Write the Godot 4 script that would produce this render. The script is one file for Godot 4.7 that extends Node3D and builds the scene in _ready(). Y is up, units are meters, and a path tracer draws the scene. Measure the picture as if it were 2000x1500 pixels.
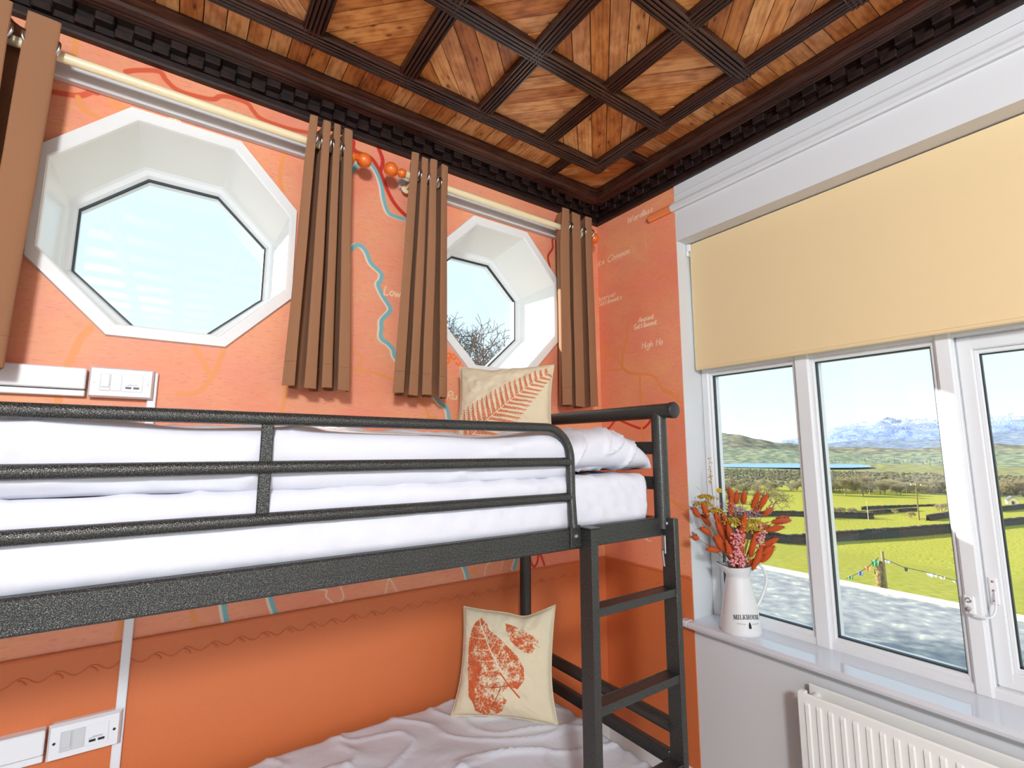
extends Node3D
# A bunk room: y is up, the camera's eye stands over the origin at the height E; the mural wall is the plane z = WZ, the window wall the plane x = WX.

const E := 1.4
const WZ := -1.8
const WX := 1.83
const CEIL := 2.745          # underside of the ceiling boards
const CORN := 2.608          # underside of the cornice
const DADO := 0.873
const OCT_Y := 2.085          # centre height of the two octagonal windows
const OCT_X := [-0.026, 1.19]

var M := {}
var rng := RandomNumberGenerator.new()


# ---------------------------------------------------------------- mesh building
class MB:
	var v := PackedVector3Array()
	var n := PackedVector3Array()
	var t := PackedVector2Array()
	var uvs := 1.0

	func tri(a: Vector3, b: Vector3, c: Vector3, na: Vector3, nb: Vector3, nc: Vector3, ua := Vector2.ZERO, ub := Vector2.ZERO, uc := Vector2.ZERO) -> void:
		if (b - a).cross(c - a).dot(na + nb + nc) > 0.0:
			v.append(a); v.append(c); v.append(b)
			n.append(na); n.append(nc); n.append(nb)
			t.append(ua); t.append(uc); t.append(ub)
		else:
			v.append(a); v.append(b); v.append(c)
			n.append(na); n.append(nb); n.append(nc)
			t.append(ua); t.append(ub); t.append(uc)

	func flat_uv(p: Vector3, nn: Vector3) -> Vector2:
		var a := nn.abs()
		if a.x >= a.y and a.x >= a.z:
			return Vector2(p.z, -p.y) * uvs
		if a.y >= a.z:
			return Vector2(p.x, p.z) * uvs
		return Vector2(p.x, -p.y) * uvs

	# a flat convex polygon that faces OUT
	func poly(p: Array, out: Vector3) -> void:
		var nn: Vector3 = Vector3.ZERO
		for i in range(1, p.size() - 1):
			nn += (p[i] - p[0]).cross(p[i + 1] - p[0])
		if nn.length_squared() < 1e-20:
			return
		nn = nn.normalized()
		if nn.dot(out) < 0.0:
			nn = -nn
		for i in range(1, p.size() - 1):
			tri(p[0], p[i], p[i + 1], nn, nn, nn, flat_uv(p[0], nn), flat_uv(p[i], nn), flat_uv(p[i + 1], nn))

	# a box with chamfered edges
	func box(c: Vector3, s: Vector3, bev := 0.0, b := Basis()) -> void:
		var h := s * 0.5
		var e := minf(bev, minf(h.x, minf(h.y, h.z)) * 0.9)
		var ax := [Vector3(1, 0, 0), Vector3(0, 1, 0), Vector3(0, 0, 1)]
		for k in 3:
			var A: Vector3 = ax[k]
			var B: Vector3 = ax[(k + 1) % 3]
			var C: Vector3 = ax[(k + 2) % 3]
			for sg in [-1.0, 1.0]:
				var pl := []
				for q in [[-1, -1], [1, -1], [1, 1], [-1, 1]]:
					pl.append(c + b * (A * sg * h[k] + B * q[0] * (h[(k + 1) % 3] - e) + C * q[1] * (h[(k + 2) % 3] - e)))
				poly(pl, b * (A * sg))
		if e <= 0.0:
			return
		for k in 3:
			var A: Vector3 = ax[k]
			var i1 := (k + 1) % 3
			var i2 := (k + 2) % 3
			for s1 in [-1.0, 1.0]:
				for s2 in [-1.0, 1.0]:
					var pl := []
					for q in [-1.0, 1.0]:
						var base: Vector3 = A * q * (h[k] - e)
						var p1: Vector3 = base + ax[i1] * s1 * h[i1] + ax[i2] * s2 * (h[i2] - e)
						var p2: Vector3 = base + ax[i1] * s1 * (h[i1] - e) + ax[i2] * s2 * h[i2]
						if q < 0:
							pl.append(c + b * p1); pl.append(c + b * p2)
						else:
							pl.append(c + b * p2); pl.append(c + b * p1)
					poly(pl, b * (ax[i1] * s1 + ax[i2] * s2))
		for sx in [-1.0, 1.0]:
			for sy in [-1.0, 1.0]:
				for sz in [-1.0, 1.0]:
					var o := Vector3(sx, sy, sz)
					var a1 := Vector3(sx * h.x, sy * (h.y - e), sz * (h.z - e))
					var a2 := Vector3(sx * (h.x - e), sy * h.y, sz * (h.z - e))
					var a3 := Vector3(sx * (h.x - e), sy * (h.y - e), sz * h.z)
					poly([c + b * a1, c + b * a2, c + b * a3], b * o)

	# from corner to corner
	func slab(lo: Vector3, hi: Vector3, bev := 0.0) -> void:
		box((lo + hi) * 0.5, (hi - lo).abs(), bev)

	# a smooth grid of points; HINT is the way it faces, or zero for a closed body
	func grid(P: Array, closed := false, hint := Vector3.ZERO, usc := 1.0, vsc := 1.0, uv_of := []) -> void:
		var nr := P.size()
		var nc: int = P[0].size()
		var N := []
		var cen := Vector3.ZERO
		for r in P:
			for q in r:
				cen += q
		cen /= float(nr * nc)
		var sum := 0.0
		for i in nr:
			var row := PackedVector3Array()
			var up: int = mini(i + 1, nr - 1)
			var dn: int = maxi(i - 1, 0)
			for j in nc:
				var j2 := (j + 1) % nc if closed else mini(j + 1, nc - 1)
				var j1 := (j - 1 + nc) % nc if closed else maxi(j - 1, 0)
				var nn: Vector3 = (P[i][j2] - P[i][j1]).cross(P[up][j] - P[dn][j])
				if nn.length_squared() < 1e-18:
					nn = (P[mini(i + 2, nr - 1)][j2] - P[maxi(i - 2, 0)][j1]).cross(P[up][j] - P[dn][j])
				nn = nn.normalized()
				row.append(nn)
				sum += nn.dot(hint if hint != Vector3.ZERO else (P[i][j] - cen))
			N.append(row)
		var sg := 1.0 if sum >= 0.0 else -1.0
		for i in nr - 1:
			for j in (nc if closed else nc - 1):
				var k := (j + 1) % nc
				var u0 := Vector2(float(j) / nc * usc, float(i) / nr * vsc)
				var u1 := Vector2(float(j + 1) / nc * usc, float(i) / nr * vsc)
				var u2 := Vector2(float(j + 1) / nc * usc, float(i + 1) / nr * vsc)
				var u3 := Vector2(float(j) / nc * usc, float(i + 1) / nr * vsc)
				if uv_of.size():
					u0 = uv_of[i][j]; u1 = uv_of[i][k]; u2 = uv_of[i + 1][k]; u3 = uv_of[i + 1][j]
				tri(P[i][j], P[i][k], P[i + 1][k], N[i][j] * sg, N[i][k] * sg, N[i + 1][k] * sg, u0, u1, u2)
				tri(P[i][j], P[i + 1][k], P[i + 1][j], N[i][j] * sg, N[i + 1][k] * sg, N[i + 1][j] * sg, u0, u2, u3)

	# a round bar along a path, its radius may change
	func tube(path: Array, rad, sides := 12, caps := true, usc := 1.0, vsc := 1.0) -> void:
		var P := []
		var d0: Vector3 = (path[1] - path[0]).normalized()
		var x: Vector3 = d0.cross(Vector3.UP if absf(d0.y) < 0.9 else Vector3.RIGHT).normalized()
		for i in path.size():
			var d: Vector3 = (path[mini(i + 1, path.size() - 1)] - path[maxi(i - 1, 0)]).normalized()
			x = (x - d * x.dot(d)).normalized()
			var y := d.cross(x)
			var r: float = rad[i] if rad is Array else rad
			var row := PackedVector3Array()
			for k in sides:
				var a := TAU * k / sides
				row.append(path[i] + (x * cos(a) + y * sin(a)) * r)
			P.append(row)
		grid(P, true, Vector3.ZERO, usc, vsc)
		if caps:
			for e in [0, path.size() - 1]:
				var d: Vector3 = (path[0] - path[1]) if e == 0 else (path[e] - path[e - 1])
				poly(Array(P[e]), d)

	# a turned shape: profile of (radius, height), split where it is sharp
	func lathe(prof: Array, c: Vector3, sides := 24, axis := Vector3.UP, usc := 1.0, vsc := 1.0) -> void:
		var q := Quaternion(Vector3.UP, axis) if axis != Vector3.DOWN else Quaternion(Vector3.RIGHT, PI)
		var runs := [[prof[0]]]
		for i in range(1, prof.size()):
			runs[-1].append(prof[i])
			if i < prof.size() - 1:
				var a: Vector2 = (prof[i] - prof[i - 1]).normalized()
				var b: Vector2 = (prof[i + 1] - prof[i]).normalized()
				if a.dot(b) < 0.75:
					runs.append([prof[i]])
		var area := 0.0
		for i in prof.size() - 1:
			area += prof[i].x * prof[i + 1].y - prof[i + 1].x * prof[i].y
		for run in runs:
			for i in run.size() - 1:
				for k in sides:
					var a0 := TAU * k / sides
					var a1 := TAU * (k + 1) / sides
					var pts := []
					var nor := []
					for s in [[i, a0], [i, a1], [i + 1, a1], [i + 1, a0]]:
						var p: Vector2 = run[s[0]]
						var tg: Vector2 = (run[mini(s[0] + 1, run.size() - 1)] - run[maxi(s[0] - 1, 0)]).normalized()
						pts.append(c + q * Vector3(cos(s[1]) * p.x, p.y, sin(s[1]) * p.x))
						var nn := Vector2(tg.y, -tg.x) * (1.0 if area >= 0.0 else -1.0)
						nor.append(q * Vector3(cos(s[1]) * nn.x, nn.y, sin(s[1]) * nn.x))
					var u0 := Vector2(float(k) / sides * usc, run[i].y * vsc)
					var u1 := Vector2(float(k + 1) / sides * usc, run[i].y * vsc)
					var u2 := Vector2(float(k + 1) / sides * usc, run[i + 1].y * vsc)
					var u3 := Vector2(float(k) / sides * usc, run[i + 1].y * vsc)
					if run[i].x > 1e-6:
						tri(pts[0], pts[1], pts[2], nor[0], nor[1], nor[2], u0, u1, u2)
					if run[i + 1].x > 1e-6:
						tri(pts[0], pts[2], pts[3], nor[0], nor[2], nor[3], u0, u2, u3)

	# a profile in the plane of A and B, drawn out along L
	func extrude(prof: PackedVector2Array, o: Vector3, A: Vector3, B: Vector3, L: Vector3) -> void:
		var area := 0.0
		var cnt := prof.size()
		for i in cnt:
			area += prof[i].cross(prof[(i + 1) % cnt])
		var sg := 1.0 if area > 0.0 else -1.0
		for i in cnt:
			var p := prof[i]
			var q := prof[(i + 1) % cnt]
			var e := q - p
			if e.length() < 1e-7:
				continue
			var a := o + A * p.x + B * p.y
			var b := o + A * q.x + B * q.y
			poly([a, b, b + L, a + L], (A * e.y - B * e.x) * sg)
		var ix := Geometry2D.triangulate_polygon(prof)
		for end in [0, 1]:
			var off := o + L * float(end)
			for k in range(0, ix.size(), 3):
				var pts := []
				for m in 3:
					pts.append(off + A * prof[ix[k + m]].x + B * prof[ix[k + m]].y)
				poly(pts, L if end == 1 else -L)

	func ball(c: Vector3, r: Vector3, sides := 16, b := Basis()) -> void:
		var P := []
		var rows := maxi(6, sides / 2)
		for i in rows + 1:
			var a := PI * clampf(float(i) / rows, 0.002, 0.998)
			var row := PackedVector3Array()
			for k in sides:
				var w := TAU * k / sides
				row.append(c + b * (Vector3(sin(a) * cos(w), cos(a), sin(a) * sin(w)) * r))
			P.append(row)
		grid(P, true)

	func ring(c: Vector3, axis: Vector3, R: float, r: float, sides := 24, tube_sides := 8) -> void:
		var x := axis.cross(Vector3.UP if absf(axis.y) < 0.9 else Vector3.RIGHT).normalized()
		var y := axis.cross(x).normalized()
		var z := axis.normalized()
		for k in sides:
			for m in tube_sides:
				var pts := []
				var nor := []
				for s in [[k, m], [k + 1, m], [k + 1, m + 1], [k, m + 1]]:
					var a: float = TAU * s[0] / sides
					var b: float = TAU * s[1] / tube_sides
					var rad := x * cos(a) + y * sin(a)
					var nn := rad * cos(b) + z * sin(b)
					pts.append(c + rad * R + nn * r)
					nor.append(nn)
				tri(pts[0], pts[1], pts[2], nor[0], nor[1], nor[2])
				tri(pts[0], pts[2], pts[3], nor[0], nor[2], nor[3])

	func mesh() -> ArrayMesh:
		var a := []
		a.resize(Mesh.ARRAY_MAX)
		a[Mesh.ARRAY_VERTEX] = v
		a[Mesh.ARRAY_NORMAL] = n
		a[Mesh.ARRAY_TEX_UV] = t
		var m := ArrayMesh.new()
		m.add_surface_from_arrays(Mesh.PRIMITIVE_TRIANGLES, a)
		return m


# ---------------------------------------------------------------- scene tree
func put(called: String, m, material: Material, parent: Node3D = self, at := Vector3.ZERO) -> MeshInstance3D:
	var o := MeshInstance3D.new()
	o.name = numbered(called, parent)
	o.mesh = m.mesh() if m is MB else m
	o.material_override = material
	o.position = at
	parent.add_child(o, true)
	return o

func numbered(called: String, parent: Node3D) -> String:
	if not parent.has_node(called):
		return called
	var k := 1
	while parent.has_node("%s_%03d" % [called, k]):
		k += 1
	return "%s_%03d" % [called, k]

func tag(o: Node3D, label: String, category: String, group := "") -> Node3D:
	o.set_meta("label", label)
	o.set_meta("category", category)
	if group != "":
		o.set_meta("group", group)
	return o

func thing(called: String, label: String, category: String, at := Vector3.ZERO, group := "") -> Node3D:
	var o := Node3D.new()
	o.name = numbered(called, self)
	o.position = at
	add_child(o, true)
	return tag(o, label, category, group)

func struct(o: Node3D, label: String, category := "") -> Node3D:
	o.set_meta("kind", "structure")
	o.set_meta("label", label)
	o.set_meta("category", category if category != "" else "structure")
	return o

func copy_of(o: Node3D, label: String, at: Vector3, turn := 0.0, size := 1.0) -> Node3D:
	var c: Node3D = o.duplicate()
	c.name = numbered(String(o.name).rstrip("0123456789").trim_suffix("_"), self)
	add_child(c, true)
	c.position = at
	c.rotation.y = turn
	c.scale = Vector3.ONE * size
	c.set_meta("label", label)
	return c


# ---------------------------------------------------------------- materials
func mat(c: Color, rough := 0.6, metal := 0.0) -> StandardMaterial3D:
	var m := StandardMaterial3D.new()
	m.albedo_color = c
	m.roughness = rough
	m.metallic = metal
	return m

func rgb(r: float, g: float, b: float) -> Color:
	return Color(r / 255.0, g / 255.0, b / 255.0)

func noise(freq: float, sd: int, oct := 3, kind := FastNoiseLite.TYPE_SIMPLEX_SMOOTH) -> FastNoiseLite:
	var f := FastNoiseLite.new()
	f.noise_type = kind
	f.seed = sd
	f.frequency = freq
	f.fractal_octaves = oct
	f.fractal_type = FastNoiseLite.FRACTAL_FBM if oct > 1 else FastNoiseLite.FRACTAL_NONE
	return f

func noise_tex(f: FastNoiseLite, size := 512, ramp: Gradient = null, normal := false, strength := 4.0) -> NoiseTexture2D:
	var t := NoiseTexture2D.new()
	t.width = size
	t.height = size
	t.seamless = true
	t.noise = f
	if normal:
		t.as_normal_map = true
		t.bump_strength = strength
	if ramp:
		t.color_ramp = ramp
	return t

func ramp(cols: Array, at: Array) -> Gradient:
	var g := Gradient.new()
	g.colors = PackedColorArray(cols)
	g.offsets = PackedFloat32Array(at)
	return g

func tiled(m: StandardMaterial3D, s: float, world := true) -> StandardMaterial3D:
	m.uv1_triplanar = true
	m.uv1_world_triplanar = world
	m.uv1_scale = Vector3.ONE * s
	return m

func tex(im: Image) -> ImageTexture:
	return ImageTexture.create_from_image(im)


# ---------------------------------------------------------------- drawing print into images
func dab(im: Image, x: float, y: float, r: float, c: Color, soft := 1.2) -> void:
	for py in range(maxi(0, int(y - r - 2)), mini(im.get_height(), int(y + r + 3))):
		for px in range(maxi(0, int(x - r - 2)), mini(im.get_width(), int(x + r + 3))):
			var d := Vector2(px - x, py - y).length()
			var a := clampf((r - d) / soft + 0.5, 0.0, 1.0) * c.a
			if a > 0.0:
				im.set_pixel(px, py, im.get_pixel(px, py).lerp(Color(c.r, c.g, c.b), a))

func stroke(im: Image, pts: PackedVector2Array, r0: float, r1: float, c: Color, soft := 1.2) -> void:
	for i in pts.size() - 1:
		var a := pts[i]
		var b := pts[i + 1]
		var ra := lerpf(r0, r1, float(i) / (pts.size() - 1))
		var rb := lerpf(r0, r1, float(i + 1) / (pts.size() - 1))
		var rm := maxf(ra, rb) + 2.0
		var ab := b - a
		var l2 := maxf(ab.length_squared(), 1e-6)
		for py in range(maxi(0, int(minf(a.y, b.y) - rm)), mini(im.get_height(), int(maxf(a.y, b.y) + rm) + 1)):
			for px in range(maxi(0, int(minf(a.x, b.x) - rm)), mini(im.get_width(), int(maxf(a.x, b.x) + rm) + 1)):
				var p := Vector2(px, py)
				var k := clampf((p - a).dot(ab) / l2, 0.0, 1.0)
				var al := clampf((lerpf(ra, rb, k) - p.distance_to(a + ab * k)) / soft + 0.5, 0.0, 1.0) * c.a
				if al > 0.0:
					im.set_pixel(px, py, im.get_pixel(px, py).lerp(Color(c.r, c.g, c.b), al))

func smooth_line(p: PackedVector2Array, per := 6) -> PackedVector2Array:
	var o := PackedVector2Array()
	for i in p.size() - 1:
		var a := p[maxi(i - 1, 0)]
		var d := p[mini(i + 2, p.size() - 1)]
		for k in per:
			o.append(p[i].cubic_interpolate(p[i + 1], a, d, float(k) / per))
	o.append(p[p.size() - 1])
	return o

# hand lettering: each letter is a few pen strokes in a box 1 high; x grows to the right, y up
const PEN := {
	"W": ["0,1 .2,0 .4,.8 .6,0 .85,1.05"], "a": [".45,.5 .2,.55 .05,.25 .2,0 .42,.2 .45,.5 .5,0"], "r": ["0,.5 .08,0 .1,.35 .25,.55 .38,.48"],
	"d": [".42,.45 .2,.55 .05,.25 .2,0 .42,.2 .52,1 .5,0"], "l": ["0,.1 .2,.95 .1,1 .05,.5 .15,0 .28,.08"], "e": ["0,.25 .3,.35 .28,.55 .1,.5 .02,.2 .18,0 .38,.12"],
	"s": ["0,.02 .2,.02 .26,.2 .1,.36 .16,.55 .3,.5"], "C": ["1,.85 .6,1.02 .15,.6 .2,.1 .55,-.05 .8,.15"], "o": ["0,.3 .15,.55 .38,.4 .3,.05 .1,.02 0,.3"],
	"m": ["0,.5 .06,0 .1,.4 .26,.52 .3,0 .35,.4 .52,.52 .56,0"], "n": ["0,.5 .06,0 .1,.4 .3,.52 .36,0 .46,.05"], "i": ["0,.5 .05,0 .14,.05", ".02,.75 .03,.78"],
	"t": ["0,.9 .02,.1 .12,0 .2,.08", "-.1,.6 .18,.62"], "u": ["0,.52 .04,.1 .2,0 .34,.2 .36,.5 .42,0"], "v": ["0,.5 .16,0 .34,.5"],
	"A": ["0,0 .3,1 .45,0", ".12,.4 .42,.4"], "S": ["0,.05 .35,0 .45,.3 .05,.65 .2,1 .5,.95"], "H": ["0,1 .05,0", "0,.55 .5,.5", ".5,1.05 .5,0"],
	"g": [".38,.45 .15,.55 .02,.25 .18,.02 .36,.2 .38,.5 .34,-.4 .1,-.5 0,-.35"], "h": ["0,1 .04,0 .08,.35 .28,.5 .34,0"], "R": ["0,0 .05,1 .4,.95 .4,.6 .06,.5 .45,0"],
	"L": ["0,1 0,0 .4,.02"], "w": ["0,.5 .12,0 .25,.4 .38,0 .5,.5"], "E": [".4,1 0,.98 0,0 .42,0", "0,.5 .32,.5"], "k": ["0,1 .03,0", ".3,.5 .05,.25 .32,0"], "c": [".36,.5 .15,.55 .02,.25 .18,0 .38,.1"],
}

func pen_write(im: Image, word: String, x: float, y: float, h: float, width: float, r: float, c: Color, slant := 0.15) -> void:
	var adv := 0.0
	for ch in word:
		adv += _advance(ch)
	var k := width / maxf(adv, 0.01)
	for ch in word:
		if PEN.has(ch):
			for s in PEN[ch]:
				var pts := PackedVector2Array()
				for pr in (s as String).split(" "):
					var q: PackedStringArray = pr.split(",")
					var yy := float(q[1])
					pts.append(Vector2(x + (float(q[0]) + yy * slant) * k, y - yy * h))
				stroke(im, smooth_line(pts, 4) if pts.size() > 2 else pts, r, r, c, 1.0)
		x += _advance(ch) * k

func _advance(ch: String) -> float:
	return 0.42 if not PEN.has(ch) else (1.05 if ch in "WC" else 0.72 if ch in "m" else 0.28 if ch in "il" else 0.62 if ch in "HAS" else 0.52)

# the map mural's ground: brushed salmon, peach and coral with short dark dashes
func mural_ground(w: int, h: int, sd: int, mpp: float, shift: float) -> Image:
	var w2 := w / 2
	var h2 := h / 2
	var im := Image.create(w2, h2, false, Image.FORMAT_RGB8)
	var big := noise(1.6, sd, 3)
	var mid := noise(5.0, sd + 1, 3)
	var fine := noise(1.0, sd + 2, 3)
	var dash := noise(1.0, sd + 3, 2)
	var c0 := rgb(245, 170, 122)
	var c1 := rgb(240, 142, 108)
	var c2 := rgb(242, 150, 126)
	var c3 := rgb(238, 166, 120)
	for y in h2:
		for x in w2:
			var px := x * 2.0 * mpp + shift
			var py := y * 2.0 * mpp
			var a := clampf(big.get_noise_2d(px, py) * 1.1 + 0.5, 0.0, 1.0)
			var b := clampf(mid.get_noise_2d(px * 0.6, py * 1.4) * 1.2 + 0.45, 0.0, 1.0)
			var c := c0.lerp(c1, a).lerp(c2, b * 0.55)
			c = c.lerp(c3, clampf(mid.get_noise_2d(px * 0.7 + 40.0, py) * 1.4, 0.0, 1.0) * 0.6)
			c = c.lightened(clampf(fine.get_noise_2d(px * 14.0, py * 160.0) * 0.10, 0.0, 1.0))
			var k := dash.get_noise_2d(px * 22.0, py * 210.0)
			if k > 0.34:
				c = c.lerp(rgb(200, 118, 92), minf(1.0, (k - 0.34) * 2.6) * 0.3)
			im.set_pixel(x, y, c)
	im.resize(w, h, Image.INTERPOLATE_CUBIC)
	return im

func mural_lines(im: Image, rows: Array, ox: float, oy: float, ppm: float) -> void:
	var cols := {"O": rgb(218, 92, 56), "R": rgb(206, 52, 40), "L": rgb(240, 154, 88), "T": rgb(124, 184, 188), "W": Color(0.93, 0.86, 0.76, 0.8), "C": Color(0.95, 0.72, 0.58, 0.45)}
	for r in rows:
		var p := PackedVector2Array()
		var nums: Array = r[2]
		for i in range(0, nums.size(), 2):
			p.append(Vector2((nums[i] - ox) * ppm, (oy - nums[i + 1]) * ppm))
		p = smooth_line(p)
		var rad: float = r[1] * ppm * 0.5
		if r[0] == "T":
			var sh := PackedVector2Array()
			for q in p:
				sh.append(q + Vector2(-0.008, 0.002) * ppm)
			stroke(im, sh, rad, rad, Color(0.92, 0.87, 0.78), 2.5)
		stroke(im, p, rad, rad, cols[r[0]], 2.5)


# ---------------------------------------------------------------- the scene
func _ready() -> void:
	rng.seed = 7
	# camera
	var cam := Camera3D.new()
	cam.name = "camera"
	cam.position = Vector3(0, E, 0)
	cam.rotation = Vector3(atan(128.0 / 948.0), deg_to_rad(-35.0), 0)
	cam.fov = 76.69
	cam.near = 0.05
	cam.far = 9000.0
	add_child(cam)
	# sky and exposure
	var sky := ProceduralSkyMaterial.new()
	sky.sky_top_color = rgb(206, 236, 252)
	sky.sky_horizon_color = rgb(240, 252, 255)
	sky.sky_curve = 0.075
	sky.ground_horizon_color = rgb(206, 214, 190)
	sky.ground_bottom_color = rgb(150, 156, 120)
	sky.energy_multiplier = 1.3
	var env := Environment.new()
	env.background_mode = Environment.BG_SKY
	env.sky = Sky.new()
	env.sky.sky_material = sky
	env.tonemap_mode = Environment.TONE_MAPPER_LINEAR
	env.tonemap_exposure = 1.0
	env.sdfgi_enabled = true
	env.ssao_enabled = true
	env.ssil_enabled = true
	var we := WorldEnvironment.new()
	we.name = "world_environment"
	we.environment = env
	add_child(we)
	# the low sun behind the mural wall: it comes in through the octagonal windows
	var sun := DirectionalLight3D.new()
	sun.name = "sun"
	sun.light_color = Color(1.0, 0.965, 0.90)
	sun.light_energy = 4.0
	sun.light_angular_distance = 0.55
	sun.shadow_enabled = true
	sun.sky_mode = DirectionalLight3D.SKY_MODE_LIGHT_ONLY
	add_child(sun)
	sun.look_at_from_position(Vector3.ZERO, Vector3(0.484, -0.47, 1.0))
	add_fill_lamp(Vector3(-0.6, 2.26, 1.35), 6.7)  # added lamp behind the viewer that brightens the whole room

	make_materials()
	build_shell()
	build_ceiling()
	build_cornice()
	build_octagon_window(0)
	build_octagon_window(1)
	build_big_window()
	build_wall_fittings()
	build_bunk()
	build_bedding()
	build_curtains()
	build_blind()
	build_radiator()
	build_jug_and_flowers()
	build_outside()


func add_fill_lamp(at: Vector3, energy: float) -> void:  # an unseen globe on a cord, added as fill light
	var o := thing("fill_lamp", "added opal globe lamp out of view, put in to light the room", "lamp", at)
	var b := MB.new()
	b.ball(Vector3.ZERO, Vector3(0.2, 0.2, 0.2), 28)
	var g := mat(Color(1, 0.97, 0.92), 0.5)
	g.emission_enabled = true
	g.emission = Color(0.93, 0.97, 1.0)
	g.emission_energy_multiplier = 1.6
	put("fill_globe", b, g, o)
	b = MB.new()
	b.tube([Vector3(0, 0.19, 0), Vector3(0, CEIL - at.y - 0.03, 0)], 0.004, 8)
	b.lathe([Vector2(0.0, 0.19), Vector2(0.035, 0.19), Vector2(0.03, 0.25), Vector2(0.006, 0.26)], Vector3.ZERO, 20)
	put("cord", b, mat(Color(0.9, 0.9, 0.88), 0.5), o)
	b = MB.new()
	b.lathe([Vector2(0.055, 0.0), Vector2(0.05, -0.028), Vector2(0.006, -0.03)], Vector3(0, CEIL - at.y, 0), 20)
	put("fill_lamp_rose", b, mat(Color(0.9, 0.9, 0.88), 0.5), o)
	var l := OmniLight3D.new()
	l.name = "fill_light"
	l.light_color = Color(0.945, 0.98, 1.0)
	l.light_energy = energy
	l.light_size = 0.16
	l.omni_range = 12.0
	l.omni_attenuation = 2.0
	l.shadow_enabled = true
	o.add_child(l)


func plank_image(sd: int, light: Color, dark: Color) -> Image:
	var w := 192
	var h := 768
	var im := Image.create(w, h, false, Image.FORMAT_RGB8)
	var warp := noise(0.006, sd, 2)
	var fib := noise(0.11, sd + 5, 3)
	var blot := noise(0.012, sd + 9, 3)
	var knots := []
	var r := RandomNumberGenerator.new()
	r.seed = sd
	for k in 4:
		knots.append(Vector2(r.randf_range(15, w - 15), r.randf_range(0, h)))
	for y in h:
		for x in w:
			var dx := 0.0
			var kn := 0.0
			for q in knots:
				var d: Vector2 = (Vector2(x, y) - q) * Vector2(1.0, 0.34)
				var l := d.length()
				dx += signf(d.x) * 16.0 * exp(-l / 13.0)
				kn = maxf(kn, exp(-l * l / 26.0))
			var s := (x + dx) * 0.24 + warp.get_noise_2d(x * 0.9, y * 0.16) * 6.0
			var rings := pow(0.5 + 0.5 * sin(s), 2.0)
			var f := fib.get_noise_2d(x * 5.0, y * 0.14)
			var c := light.lerp(dark, clampf(rings * 0.3 + f * 0.42 + blot.get_noise_2d(x, y * 0.5) * 0.75 + 0.16, 0.0, 1.0))
			c = c.lerp(dark.darkened(0.55), kn * 0.85)
			im.set_pixel(x, y, c)
	return im


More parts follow.
